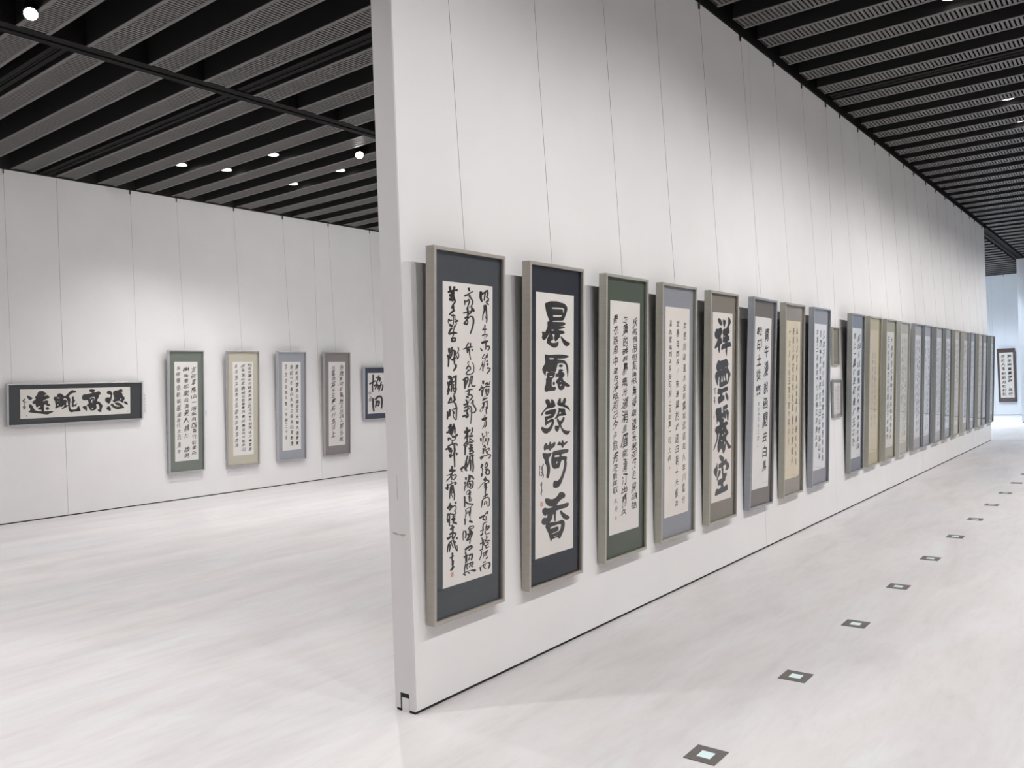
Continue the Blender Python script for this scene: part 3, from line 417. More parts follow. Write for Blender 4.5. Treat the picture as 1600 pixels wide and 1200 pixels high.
'R-173 1268 -199 1269 -152 1253 -216 1229 -170 1215 -227 1183 -182 1174 -223 1114 -182 1109 -213 1033 -178 1029 -195 1024|R-122 1264 -151 1253 -85 1255 -131 1204 -66 1203 -121 1166 -57 1156 -127 1129 -71 1113 -143 1084 -94 1068 -122 1067|R-18 1270 8 1264 -32 1287 43 1294 6 1319 76 1312 52 1343 136 1314 129 1346 180 1309 202 1333 175 1305 218 1292 159 1289 186 1263 117 1283 130 1257 52 1280 61 1256 46 1268|R41 1280 2 1270 86 1265 16 1204 100 1194 16 1152 93 1126 -28 1093 36 1060 -96 1024 -42 994 -79 1000|R-55 1157 -41 1128 -35 1179 30 1114 30 1165 95 1110 68 1159 144 1130 96 1169 184 1160 139 1192 173 1183|R89 1232 64 1217 127 1227 91 1175 156 1180 104 1145 168 1132 87 1106 142 1084 54 1056 100 1036 71 1038|R65 1045 34 1043 95 1029 22 914 66 904 43 900|R-82 999 -55 981 -85 1021 82 1018 60 1047 83 1035',
'R-141 783 -99 763 -153 815 -27 791 -79 843 29 811 -11 863 75 818 52 867 137 822 121 865 148 843|R139 844 102 843 171 826 100 825 164 800 93 813 141 777 50 793 87 757 -15 767 16 735 -11 747',
'R-121 755 -148 747 -89 744 -125 666 -66 662 -110 596 -53 587 -117 534 -66 520 -132 466 -88 453 -113 452|R-92 640 -140 633 -43 619 -117 480 -46 469 -80 460|R-188 616 -166 600 -189 635 -12 629 -29 656 -10 644|R3 614 36 594 -3 642 103 610 71 659 114 621 155 653 109 606 178 594 103 563 167 544 91 537 147 513 69 506 118 482 86 486|R53 579 23 585 72 561 -31 512 4 494 -19 497',
'R-94 452 -123 455 -72 435 -150 401 -100 382 -169 348 -120 335 -170 293 -125 285 -164 233 -125 226 -144 222|R-22 449 -49 453 -3 434 -73 409 -27 392 -87 367 -42 358 -75 325 -35 324 -52 281 -18 282 -32 274|R-97 412 -80 398 -96 428 20 410 8 432 23 422|R8 414 32 398 6 434 120 415 96 451 166 423 175 456 148 423 200 407 130 395 174 370 100 375 139 349 75 347 121 343 121 318 131 344 176 305 181 330 190 314|R87 404 63 409 102 389 8 338 37 323 18 326|R-130 229 -116 218 -130 241 -48 226 -61 249 12 231 2 253 65 229 60 249 122 225 119 242 128 232|R-198 223 -211 194 -154 231 -138 151 -96 178 -101 153|R-35 213 -31 188 -10 227 45 163 61 192 67 172|R93 236 112 213 102 255 190 207 182 249 244 202 243 242 243 205 285 224 241 222 283 191 225 216 253 183 187 206 211 176 187 189',
'R-678 7149 -725 7126 -625 7143 -689 7023 -616 7035 -649 7015|R-507 7158 -555 7147 -467 7142 -568 7066 -503 7061 -539 7050|R-756 6997 -732 6977 -748 7025 -663 6992 -680 7039 -599 7007 -617 7052 -518 7030 -535 7070 -420 7058 -435 7093 -411 7079|R-421 7101 -469 7092 -382 7084 -474 7048 -409 7042 -447 7032|R-584 7069 -658 7037 -505 7056 -625 6936 -513 6949 -566 6921|R-711 6924 -683 6883 -683 6968 -533 6904 -533 6966 -505 6937|R-708 6849 -706 6803 -658 6884 -572 6787 -536 6847 -528 6811|R-637 6893 -624 6867 -616 6918 -506 6873 -501 6911 -487 6892|R-546 6887 -570 6866 -506 6891 -537 6825 -472 6847 -520 6798 -453 6802 -532 6775 -477 6760 -562 6737 -518 6721 -548 6720',
'R-552 6726 -593 6724 -523 6708 -640 6630 -588 6618 -621 6613|R-558 6699 -586 6684 -524 6696 -556 6612 -510 6621 -530 6607|R-494 6599 -531 6610 -483 6572 -588 6577 -541 6540 -634 6548 -587 6515 -672 6519 -626 6490 -713 6484 -673 6460 -705 6464|R-574 6632 -591 6614 -543 6637 -529 6561 -494 6577 -505 6562|R-637 6455 -621 6432 -621 6480 -487 6444 -487 6480 -471 6463|R-555 6493 -572 6486 -536 6489 -566 6420 -531 6422 -563 6358 -527 6360 -562 6297 -527 6297 -571 6250 -539 6242 -596 6233 -581 6213 -627 6230 -633 6207 -660 6239 -680 6221 -692 6259 -718 6247 -716 6293 -745 6286 -727 6327 -756 6326 -716 6343 -739 6353 -691 6362 -710 6374 -695 6372|R-727 6377 -745 6357 -693 6383 -715 6330 -667 6358 -677 6310 -657 6348 -631 6317 -648 6350 -592 6334 -613 6361 -590 6352|R-698 6240 -704 6205 -656 6263 -608 6181 -572 6224 -571 6196|R-498 6445 -516 6439 -480 6441 -515 6393 -480 6397 -502 6355 -475 6369 -454 6343 -447 6363 -399 6344 -397 6361 -390 6352|R-369 6348 -399 6365 -369 6322 -500 6324 -478 6293 -503 6304|R-477 6319 -488 6308 -457 6322 -463 6285 -430 6294 -457 6267 -426 6259 -500 6232 -479 6218 -568 6187 -550 6175 -565 6177',
'R-594 6172 -634 6178 -575 6148 -671 6146 -611 6118 -699 6115 -637 6094 -722 6076 -662 6061 -745 6028 -693 6015 -725 6011|R-473 6234 -498 6234 -456 6223 -531 6182 -490 6172 -557 6138 -516 6130 -568 6103 -529 6099 -574 6068 -540 6065 -558 6060|R-733 6011 -706 5990 -727 6038 -620 6009 -638 6057 -552 6022 -559 6069 -495 6025 -490 6068 -425 6023 -418 6061 -405 6041|R-534 6085 -564 6079 -508 6075 -578 5979 -537 5976 -559 5969|R-591 5941 -637 5929 -548 5927 -638 5836 -572 5834 -607 5822|R-603 5917 -582 5893 -591 5944 -528 5899 -527 5950 -518 5904 -463 5940 -515 5891 -443 5892 -517 5873 -464 5845 -538 5869 -526 5828 -599 5862 -594 5825 -613 5842|R-550 5992 -571 5992 -536 5981 -609 5932 -584 5925 -600 5923',
'R-698 5692 -749 5676 -647 5678 -736 5582 -661 5582 -699 5567|R-604 5719 -643 5707 -566 5708 -633 5623 -577 5624 -605 5612|R-719 5583 -684 5561 -719 5616 -533 5615 -558 5655 -527 5640|R-767 5533 -794 5512 -725 5534 -769 5478 -698 5494 -753 5440 -682 5444 -752 5356 -688 5354 -757 5248 -701 5246 -730 5235|R-669 5567 -695 5561 -645 5558 -709 5426 -672 5423 -692 5417|R-593 5632 -623 5625 -567 5622 -630 5569 -575 5565 -640 5522 -589 5513 -663 5479 -619 5467 -693 5430 -656 5419 -680 5417|R-520 5646 -548 5636 -492 5638 -544 5552 -489 5553 -547 5483 -494 5478 -568 5439 -523 5426 -600 5394 -563 5381 -587 5380|R-406 5716 -414 5703 -386 5721 -389 5686 -357 5701 -377 5671 -339 5673 -383 5637 -347 5632 -402 5601 -372 5590 -433 5576 -411 5561 -477 5549 -458 5535 -474 5538|R-484 5634 -511 5624 -454 5627 -504 5565 -448 5570 -488 5513 -438 5525 -449 5471 -409 5489 -399 5431 -366 5448 -375 5433|R-391 5592 -407 5583 -370 5591 -388 5542 -350 5549 -377 5507 -339 5508 -383 5467 -348 5461 -398 5440 -377 5422 -428 5442 -434 5421 -483 5453 -493 5435 -496 5446|R-636 5397 -607 5383 -639 5420 -463 5445 -486 5473 -462 5464|R-522 5448 -557 5436 -485 5439 -538 5296 -485 5298 -510 5287|R-468 5305 -507 5290 -424 5297 -500 5258 -419 5258 -501 5238 -428 5219 -527 5205 -469 5179 -572 5159 -523 5135 -559 5137',
'R-692 5044 -749 5028 -634 5026 -734 4955 -650 4954 -692 4937|R-675 5012 -705 4981 -620 5017 -676 4951 -586 4980 -665 4940 -569 4939 -672 4920 -591 4898 -695 4880 -628 4857 -672 4855|R-753 4894 -781 4881 -719 4888 -733 4731 -687 4736 -708 4724|R-669 4918 -703 4913 -641 4904 -734 4806 -673 4796 -759 4721 -702 4710 -776 4684 -726 4669 -793 4655 -752 4640 -779 4639|R-607 4942 -639 4934 -575 4932 -644 4827 -581 4825 -648 4739 -588 4736 -650 4689 -596 4686 -652 4645 -605 4642 -630 4634|R-693 4827 -682 4810 -681 4844 -610 4813 -610 4839 -599 4826|R-744 4736 -748 4710 -713 4752 -730 4706 -674 4733 -726 4705 -660 4698 -745 4658 -688 4644 -778 4590 -729 4577 -759 4574|R-574 4978 -537 4964 -583 5006 -519 4973 -561 5016 -505 4980 -540 5023 -473 4993 -502 5033 -423 5012 -449 5046 -421 5034|R-465 5044 -501 5034 -429 5033 -501 4966 -430 4965 -500 4900 -432 4899 -497 4820 -435 4819 -493 4728 -440 4727 -467 4717|R-576 4868 -551 4859 -583 4886 -448 4918 -472 4938 -451 4933|R-539 4836 -564 4832 -518 4826 -579 4769 -534 4764 -583 4710 -540 4713 -556 4660 -520 4670 -517 4613 -487 4622 -497 4611|R-584 4742 -581 4719 -560 4759 -446 4692 -431 4722 -425 4703|R-441 4737 -476 4735 -414 4721 -531 4595 -485 4585 -512 4581',
'R-546 4606 -563 4598 -526 4604 -537 4540 -509 4544 -521 4537|R-626 4527 -665 4529 -601 4506 -760 4391 -714 4374 -744 4373|R-752 4387 -735 4369 -745 4406 -513 4394 -520 4421 -504 4408|R-620 4507 -637 4501 -602 4502 -623 4418 -596 4419 -609 4413|R-529 4565 -564 4550 -488 4557 -548 4488 -472 4492 -541 4450 -470 4438 -548 4446 -511 4409 -583 4437 -564 4400 -589 4415|R-542 4425 -516 4413 -547 4445 -449 4446 -472 4470 -450 4463',
'R-540 4387 -541 4370 -521 4397 -506 4358 -480 4382 -488 4349 -448 4359 -484 4325 -445 4324 -486 4287 -452 4284 -469 4279|R-484 4382 -511 4368 -449 4378 -487 4315 -424 4322 -470 4251 -409 4251 -470 4129 -414 4125 -475 3980 -427 3976 -451 3968|R-564 4226 -543 4210 -562 4247 -396 4245 -410 4271 -391 4260|R-751 4194 -789 4185 -713 4180 -790 4007 -734 4002 -763 3993|R-703 4224 -725 4210 -672 4222 -710 4184 -656 4191 -703 4162 -651 4157 -715 4124 -669 4113 -737 4073 -698 4062 -721 4060|R-677 4240 -712 4231 -641 4228 -704 4078 -651 4075 -677 4066|R-608 4227 -620 4217 -588 4228 -535 4120 -512 4128 -519 4120|R-564 4202 -583 4197 -545 4196 -577 4111 -539 4111 -563 4037 -528 4042 -524 3994 -498 4007 -475 3963 -455 3976 -459 3965|R-578 4193 -595 4173 -544 4197 -520 4113 -482 4130 -493 4113',
'R-620 3883 -667 3894 -597 3853 -750 3817 -699 3786 -737 3792|R-727 3768 -679 3747 -740 3805 -617 3776 -669 3837 -641 3796 -566 3832 -649 3778 -562 3766 -662 3711 -588 3697 -630 3689|R-808 3680 -779 3659 -806 3708 -731 3669 -748 3719 -713 3672 -683 3714 -685 3652 -634 3676 -640 3609 -593 3628 -607 3608|R-694 3773 -745 3745 -624 3765 -680 3645 -591 3659 -627 3633|R-553 3893 -586 3877 -511 3887 -568 3833 -493 3837 -562 3806 -492 3789 -585 3782 -534 3751 -632 3747 -591 3719 -623 3725|R-536 3840 -565 3823 -497 3836 -545 3787 -477 3797 -533 3757 -465 3758 -528 3711 -466 3707 -526 3650 -473 3646 -500 3638|R-563 3749 -592 3746 -536 3737 -607 3646 -565 3639 -588 3634|R-486 3592 -442 3565 -489 3630 -383 3592 -417 3639 -379 3621|R-618 3591 -607 3558 -589 3616 -484 3542 -470 3585 -457 3559|R-714 3575 -756 3569 -675 3557 -758 3502 -699 3493 -731 3485|R-708 3574 -717 3562 -688 3577 -655 3509 -627 3526 -591 3471 -580 3495 -525 3478 -543 3500 -477 3507 -504 3522 -449 3544 -478 3554 -427 3588 -454 3596 -438 3597|R-603 3465 -633 3450 -564 3459 -612 3424 -561 3431 -582 3417',
'R-718 3372 -695 3357 -719 3393 -622 3375 -644 3411 -561 3387 -573 3424 -493 3387 -493 3423 -443 3381 -424 3411 -439 3374 -394 3381 -435 3351 -393 3350 -413 3342|R-732 3385 -767 3372 -692 3375 -753 3320 -680 3327 -728 3275 -672 3301 -673 3254 -657 3296 -616 3249 -611 3287 -596 3266|R-836 3291 -806 3271 -837 3317 -752 3285 -778 3331 -715 3292 -722 3337 -678 3287 -665 3327 -621 3276 -607 3309 -599 3288|R-712 3325 -753 3303 -656 3318 -728 3253 -634 3271 -691 3211 -633 3258 -613 3217 -674 3263 -585 3247 -647 3281 -603 3276|R-600 3268 -631 3267 -576 3254 -666 3156 -626 3146 -649 3143|R-685 3179 -721 3167 -645 3167 -712 3118 -638 3122 -672 3072 -654 3117 -611 3095 -663 3126 -576 3135 -624 3159 -591 3156|R-521 3407 -556 3397 -484 3395 -547 3302 -476 3299 -544 3227 -477 3218 -560 3184 -502 3165 -587 3140 -539 3121 -570 3122|R-487 3300 -522 3297 -458 3285 -540 3222 -476 3211 -552 3150 -489 3143 -549 3071 -488 3067 -540 2994 -483 2991 -533 2928 -481 2925 -526 2859 -478 2856 -501 2848|R-434 3191 -473 3182 -395 3176 -463 3128 -406 3123 -435 3114',
'R-605 2887 -644 2877 -563 2872 -625 2745 -565 2741 -594 2731|R-710 2785 -687 2747 -687 2818 -629 2742 -629 2812 -587 2740 -587 2806 -544 2739 -544 2799 -486 2737 -485 2789 -462 2761|R-507 2927 -532 2923 -485 2917 -535 2845 -501 2840 -519 2836|R-557 2732 -580 2741 -549 2715 -624 2719 -596 2692 -665 2702 -645 2674 -722 2692 -710 2665 -794 2682 -784 2660 -799 2670|R-562 2748 -590 2750 -543 2732 -631 2692 -587 2673 -675 2642 -636 2619 -740 2597 -709 2573 -818 2549 -792 2529 -813 2535|R-664 2677 -681 2664 -637 2676 -648 2620 -603 2631 -628 2590 -581 2592 -629 2579 -588 2565 -642 2562 -609 2546 -631 2548|R-605 2644 -585 2628 -604 2662 -523 2639 -539 2673 -486 2642 -483 2676 -476 2638 -434 2653 -473 2628 -427 2614 -506 2593 -469 2571 -549 2562 -523 2536 -558 2564 -571 2540 -583 2579 -605 2560 -603 2575',
'R-626 2532 -640 2525 -607 2529 -616 2482 -591 2485 -601 2479|R-758 2475 -792 2468 -724 2461 -784 2328 -733 2322 -759 2315|R-838 2370 -811 2344 -830 2399 -723 2356 -737 2397 -713 2377|R-755 2430 -737 2418 -756 2445 -664 2436 -682 2463 -597 2451 -613 2477 -530 2463 -543 2487 -456 2475 -467 2495 -453 2486|R-432 2470 -468 2483 -418 2444 -528 2440 -491 2412 -521 2420|R-621 2440 -662 2433 -581 2423 -662 2245 -602 2236 -633 2228|R-655 2390 -681 2387 -631 2378 -691 2313 -641 2305 -698 2246 -651 2238 -701 2182 -658 2175 -702 2114 -665 2109 -684 2104|R-575 2429 -601 2420 -544 2420 -582 2341 -525 2341 -565 2272 -509 2272 -548 2216 -494 2216 -538 2168 -486 2163 -542 2118 -494 2109 -552 2062 -510 2053 -533 2049|R-590 2356 -606 2351 -572 2350 -584 2250 -558 2249 -570 2244|R-625 2248 -614 2229 -613 2264 -530 2224 -530 2249 -519 2235|R-636 2234 -650 2226 -617 2231 -582 2109 -558 2113 -568 2106',
'R-652 2011 -683 2013 -628 1994 -716 1935 -675 1921 -699 1921|R-776 1884 -732 1865 -791 1916 -695 1884 -751 1935 -670 1896 -715 1948 -643 1905 -676 1955 -599 1917 -626 1960 -595 1942|R-708 1831 -674 1820 -724 1854 -641 1844 -692 1877 -615 1867 -668 1894 -598 1896 -649 1917 -582 1931 -627 1948 -599 1948|R-620 1883 -600 1873 -625 1899 -541 1895 -564 1922 -499 1907 -510 1935 -489 1904 -463 1922 -480 1891 -442 1893 -474 1860 -436 1855 -478 1829 -445 1816 -499 1817 -477 1797 -536 1804 -519 1784 -535 1792|R-464 2017 -508 2015 -427 1996 -510 1963 -450 1949 -483 1945',
'R-761 1770 -784 1767 -738 1759 -790 1688 -744 1681 -792 1625 -749 1619 -787 1594 -748 1592 -777 1570 -744 1570 -759 1563|R-740 1771 -763 1753 -702 1768 -740 1723 -676 1731 -726 1694 -661 1689 -725 1638 -666 1628 -729 1564 -678 1555 -705 1549|R-705 1718 -678 1710 -718 1736 -623 1759 -653 1779 -631 1774|R-517 1790 -522 1775 -497 1795 -486 1753 -457 1769 -473 1745 -434 1736 -493 1732 -468 1711 -537 1710 -517 1692 -534 1698|R-644 1730 -631 1712 -635 1747 -575 1708 -575 1742 -559 1710 -520 1724 -569 1707 -530 1689 -594 1681 -562 1663 -584 1666|R-618 1578 -590 1572 -635 1595 -551 1615 -595 1638 -521 1647 -559 1672 -501 1657 -525 1685 -473 1664 -489 1689 -471 1678|R-599 1615 -572 1593 -596 1640 -526 1598 -543 1646 -532 1610 -479 1629 -538 1603 -479 1587 -551 1566 -501 1549 -530 1548|R-769 1646 -801 1635 -731 1635 -769 1554 -717 1554 -740 1543|R-709 1651 -744 1643 -672 1637 -715 1459 -662 1454 -687 1445|R-631 1615 -633 1595 -607 1625 -577 1573 -558 1596 -556 1579|R-531 1626 -570 1625 -498 1606 -589 1560 -517 1544 -585 1499 -527 1518 -503 1481 -516 1528 -464 1487 -455 1529 -479 1491 -420 1489 -478 1464 -424 1456 -451 1449',
'R-632 1429 -610 1391 -609 1461 -541 1390 -541 1442 -518 1413|R-598 1481 -632 1472 -560 1468 -619 1410 -548 1406 -609 1360 -542 1353 -605 1321 -544 1312 -603 1277 -549 1268 -577 1261|R-675 1369 -643 1348 -679 1396 -514 1387 -541 1422 -514 1408|R-703 1250 -670 1231 -709 1278 -612 1248 -646 1295 -572 1256 -580 1303 -527 1246 -512 1284 -460 1223 -442 1254 -435 1233|R-614 1201 -638 1219 -614 1180 -710 1207 -685 1169 -764 1194 -730 1161 -778 1169 -730 1161 -764 1144 -725 1148 -740 1137|R-789 1158 -745 1129 -795 1197 -659 1159 -696 1209 -658 1189|R-574 1293 -604 1291 -547 1279 -614 1204 -557 1193 -612 1137 -560 1141 -539 1124 -574 1157 -498 1155 -540 1180 -468 1189 -510 1209 -438 1232 -477 1250 -452 1248|R-530 1169 -562 1174 -508 1151 -599 1103 -560 1086 -585 1087|R-429 1153 -467 1145 -388 1138 -451 1102 -393 1096 -420 1087',
'R-600 1099 -628 1112 -589 1078 -698 1078 -656 1047 -754 1031 -704 1010 -777 946 -729 934 -789 847 -748 837 -770 833|R-673 1025 -701 1021 -644 1013 -699 978 -643 969 -699 940 -646 928 -709 899 -662 885 -724 850 -683 837 -706 836|R-638 1079 -654 1072 -617 1074 -623 999 -586 1001 -594 941 -561 947 -565 919 -550 937 -533 914 -533 934 -525 923|R-565 1112 -591 1100 -530 1105 -569 1054 -508 1058 -550 1012 -489 1013 -532 958 -473 958 -508 900 -455 905 -473 851 -427 862 -429 802 -389 812 -401 797|R-425 954 -442 950 -406 947 -418 809 -391 807 -403 802|R-538 1077 -547 1055 -506 1083 -479 1015 -449 1035 -453 1017|R-721 988 -705 979 -725 1002 -642 1001 -656 1018 -642 1011',
'R-587 809 -624 804 -551 792 -615 685 -561 676 -588 669|R-690 686 -668 671 -693 706 -524 706 -543 732 -523 722|R-610 705 -636 699 -580 694 -624 638 -568 633 -615 588 -562 580 -616 550 -567 538 -620 508 -578 497 -601 495|R-558 621 -592 618 -526 604 -594 489 -546 478 -571 474|R-650 390 -620 379 -665 411 -574 411 -618 443 -541 433 -579 466 -528 438 -549 472 -508 441 -519 470 -501 456|R-576 481 -610 481 -546 463 -614 416 -567 403 -592 400|R-672 388 -653 373 -672 405 -604 379 -625 410 -566 387 -593 415 -549 402 -584 421 -542 421 -575 434 -555 434',
],
'f2': [
'P-505 6960 -455 6975 -365 6997 -259 7031 92 7047 216 7022 404 7009 505 6970 582 6911 588 6831 524 6711 451 6601 379 6518 91 6507 -124 6494 -154 6470 153 6474 420 6480 505 6442 467 6400 341 6365 153 6354 483 6357 467 6328 340 6294 153 6262 153 6241 278 6239 419 6230 460 6190 419 6148 278 6137 215 6122 230 6051 152 6014 84 5959 13 5926 -48 5953 -70 6036 -33 6124 -161 6126 -119 6070 -94 6017 -110 5964 -241 5932 -201 5892 -64 5886 75 5906 146 5952 152 5837 90 5783 -33 5746 -156 5762 -277 5812 -367 5855 -421 5880 -421 5932 -382 6020 -322 6091 -276 6158 -367 6072 -457 5984 -552 5947 -620 5980 -650 6014 -620 6101 -649 6169 -620 6191 -546 6172 -486 6174 -426 6262 -381 6350 -396 6437 -381 6469 -291 6476 -306 6510 -366 6586 -426 6679 -470 6798 -499 6900;-184 6861 92 6874 429 6877 404 6742 357 6749 373 6838 92 6834 -169 6826;-124 6653 91 6659 303 6675 309 6631 91 6613 -108 6608;-200 6251 -79 6252 -94 6223 -185 6217|P246 6078 293 6079 403 6010 562 5942 755 5891 690 5836 578 5798 482 5806 403 5858 324 5946 271 6016',
'P-512 5557 -458 5570 -368 5550 -217 5547 -34 5566 214 5571 530 5555 684 5520 626 5484 434 5456 90 5455 90 5432 277 5425 466 5402 594 5303 651 5159 642 5032 600 4888 594 4979 562 5105 530 5231 482 5286 403 5322 120 5322 74 5198 33 5092 -4 5071 -157 5102 -324 5069 -429 5114 -459 5044 -465 4966 -549 5028 -643 5150 -578 5236 -474 5340 -488 5410 -512 5462;-308 5466 -156 5472 -58 5463 -80 5432 -278 5428|P151 5247 198 5279 277 5290 355 5275 380 5246 339 5218 261 5208 183 5222|P167 5153 292 5161 396 5134 377 5103 308 5089 434 5052 459 4998 418 4945 355 4901 402 4838 529 4781 755 4690 722 4660 593 4650 466 4684 459 4639 386 4578 291 4562 182 4583 120 4665 113 4736 11 4791 58 4852 167 4913 151 4949 42 4932 -10 4969 27 5021 151 5064;213 4823 260 4826 292 4807 245 4796;213 4716 307 4728 339 4710 244 4676|P-414 5044 -324 5074 -157 5094 -35 5075 12 5039 -35 4987 -50 4925 -127 4908 -164 4847 -173 4759 -173 4680 -35 4668 51 4645 11 4578 -66 4554 -340 4556 -431 4529 -490 4557 -526 4610 -505 4679 -460 4730 -445 4835 -460 4896 -385 4930 -430 4983;-279 4968 -127 4970 -133 4938 -273 4937|P-112 4802 -50 4814 -10 4765 -41 4695 -103 4714 -133 4759',
'P-461 4320 -401 4344 -311 4324 -256 4269 -244 4216 -204 4232 -213 4303 -158 4336 -82 4298 -11 4216 19 4135 -36 4101 -159 4085 -311 4078 -402 4064 -492 4015 -566 3975 -611 3899 -647 3887 -670 3945 -626 3987 -522 4052 -432 4118 -386 4160 -461 4224 -482 4277|P88 4185 119 4255 213 4359 276 4339 275 4250 291 4204 354 4229 402 4317 465 4347 529 4322 529 4240 481 4170 465 4153 593 4120 690 4053 754 3959 690 3980 561 4049 402 4092 244 4117 134 4148|P-492 3980 -372 4019 -220 4038 -67 4049 26 4054 63 4008 10 3922 -52 3854 -129 3804 -251 3802 -357 3781 -387 3721 -281 3760 -160 3788 -67 3775 -43 3711 -83 3607 -160 3505 -252 3432 -373 3392 -493 3389 -598 3445 -666 3519 -671 3572 -627 3590 -553 3573 -493 3543 -373 3527 -282 3557 -206 3632 -160 3700 -251 3696 -372 3641 -448 3611 -484 3630 -486 3753 -507 3824 -492 3867 -342 3868 -220 3889 -190 3914 -311 3911 -432 3908 -507 3938|P150 4076 275 4053 465 4044 497 4007 503 3934 567 3850 433 3839 275 3841 196 3841 118 3792 25 3770 -37 3782 56 3848 119 3934 165 4004;197 3949 291 3948 275 3900 197 3899|P87 3784 134 3791 181 3735 243 3696 338 3744 385 3805 459 3801 465 3738 385 3652 290 3585 338 3502 465 3431 593 3396 770 3393 722 3333 593 3278 433 3325 338 3403 275 3497 227 3553 196 3483 149 3415 87 3401 9 3442 -22 3515 -6 3585 87 3579 180 3565 149 3629 81 3705',
'P-530 2933 -554 3023 -509 3107 -419 3138 -374 3096 -359 3057 -313 3074 -268 3150 -207 3158 -191 3109 -176 3073 -99 3111 -22 3136 24 3111 8 3032 -69 2976 -176 2957 -222 2899 -268 2903 -298 2946 -434 2952 -494 2927|P86 3022 149 3102 243 3136 274 3074 312 3090 337 3160 385 3162 417 3100 464 3069 544 3100 618 3112 609 3059 528 3019 439 3002 401 2939 353 2924 321 2963 306 3005 180 3019|P-590 2877 -495 2860 -344 2839 -177 2842 -161 2836 -207 2765 -299 2702 -314 2651 -254 2521 -229 2395 -254 2273 -300 2154 -346 2145 -430 2182 -406 2289 -390 2428 -435 2538 -495 2579 -495 2667 -570 2735 -608 2817|P-131 2847 -69 2874 148 2887 464 2888 641 2874 683 2834 641 2783 496 2768 321 2759 312 2702 592 2674 592 2605 566 2553 592 2478 560 2335 464 2163 368 2010 273 1894 147 1828 -9 1833 -95 1874 -95 1972 -55 2039 7 2053 85 2023 194 2047 289 2127 368 2246 432 2384 448 2509 432 2583 337 2588 289 2542 242 2439 195 2380 85 2378 -39 2373 -131 2430 -177 2496 -192 2622 -177 2727 -131 2767;-38 2751 211 2747 217 2693 -23 2699;54 2573 148 2573 70 2491',
'P-483 1592 -437 1608 -347 1593 -286 1589 -225 1551 -71 1540 68 1577 147 1621 194 1678 304 1696 447 1657 521 1584 502 1523 431 1495 336 1489 209 1433 115 1373 84 1341 335 1335 527 1346 672 1351 705 1296 672 1245 591 1210 399 1209 146 1198 68 1190 58 1093 46 987 52 896 -26 904 -41 999 -57 1127 -109 1098 -119 1028 -180 948 -287 901 -409 884 -499 874 -619 924 -643 980 -619 1047 -529 1091 -439 1060 -363 1081 -363 1152 -408 1158 -424 1116 -499 1132 -583 1200 -618 1267 -594 1325 -468 1361 -408 1326 -256 1306 -72 1326 -225 1350 -347 1389 -432 1453 -474 1521|P240 1176 304 1171 399 1100 559 1013 770 916 721 880 624 849 495 877 383 947 303 1031 256 1110|P-460 838 -409 893 -226 910 21 883 208 882 335 905 463 854 501 775 478 651 430 567 335 455 255 368 176 399 114 436 -42 425 -135 422 -181 355 -227 420 -288 572 -364 691 -433 772;-227 767 -11 788 297 791 303 732 271 646 208 602 114 589 -11 573 -150 568 -166 585 -42 587 145 611 192 640 177 742 -42 739 -211 720;-42 488 114 490 107 477 -27 468',
],
'f2s': [
'R-719 2539 -739 2536 -699 2532 -734 2424 -704 2421 -719 2417|R-735 2401 -754 2397 -714 2395 -734 2249 -704 2247 -719 2242|R-549 2578 -580 2579 -525 2564 -604 2532 -551 2517 -625 2491 -575 2477 -645 2457 -600 2443 -667 2420 -629 2408 -652 2408|R-634 2501 -663 2492 -600 2493 -632 2390 -569 2389 -616 2312 -555 2303 -639 2280 -592 2258 -684 2253 -649 2230 -676 2236|R-659 2359 -672 2344 -630 2362 -616 2302 -571 2317 -582 2268 -530 2270 -585 2232 -537 2222 -602 2185 -562 2174 -585 2173|R-623 2077 -653 2081 -602 2061 -713 1998 -675 1984 -699 1985|R-630 2060 -655 2057 -606 2050 -665 1981 -617 1974 -670 1913 -623 1909 -650 1859 -606 1859 -638 1824 -596 1815 -663 1804 -632 1786 -708 1783 -684 1765 -704 1771|R-646 1886 -671 1883 -622 1877 -665 1699 -629 1694 -647 1690',
],
'f5': [
'P-474 6999 -397 7041 -262 7022 -146 6962 -67 6868 -67 6772 -145 6746 -281 6782 -397 6858 -466 6935|P-1 6982 70 7013 129 6978 268 6983 276 6894 209 6763 150 6673 90 6728 11 6806 -9 6902|P487 7104 588 7115 669 7061 759 6974 759 6893 670 6808 581 6741 610 6644 663 6498 550 6463 470 6412 591 6390 640 6317 640 6219 511 6177 430 6135 592 6137 713 6171 775 6106 845 6008 816 5975 633 5957 431 5932 431 5809 404 5679 372 5565 291 5679 251 5793 271 5898 72 5857 -85 5804 -144 5856 -124 5936 -46 6049 111 6067 250 6101 111 6107 -7 6114 -15 6211 12 6308 51 6389 -27 6452 -16 6532 12 6613 150 6649 309 6661 408 6752 488 6852 488 6982;111 6366 210 6375 190 6343 131 6334|P-627 6614 -512 6625 -397 6620 -281 6670 -184 6689 -106 6659 -55 6564 -67 6467 -145 6401 -203 6336 -86 6242 -46 6114 -66 6065 -202 6048 -261 5935 -241 5807 -280 5692 -357 5727 -434 5838 -415 5950 -511 5918 -607 5870 -740 5866 -733 5932 -626 6044 -531 6140 -473 6252 -626 6226 -702 6296 -759 6390 -748 6469 -665 6534',
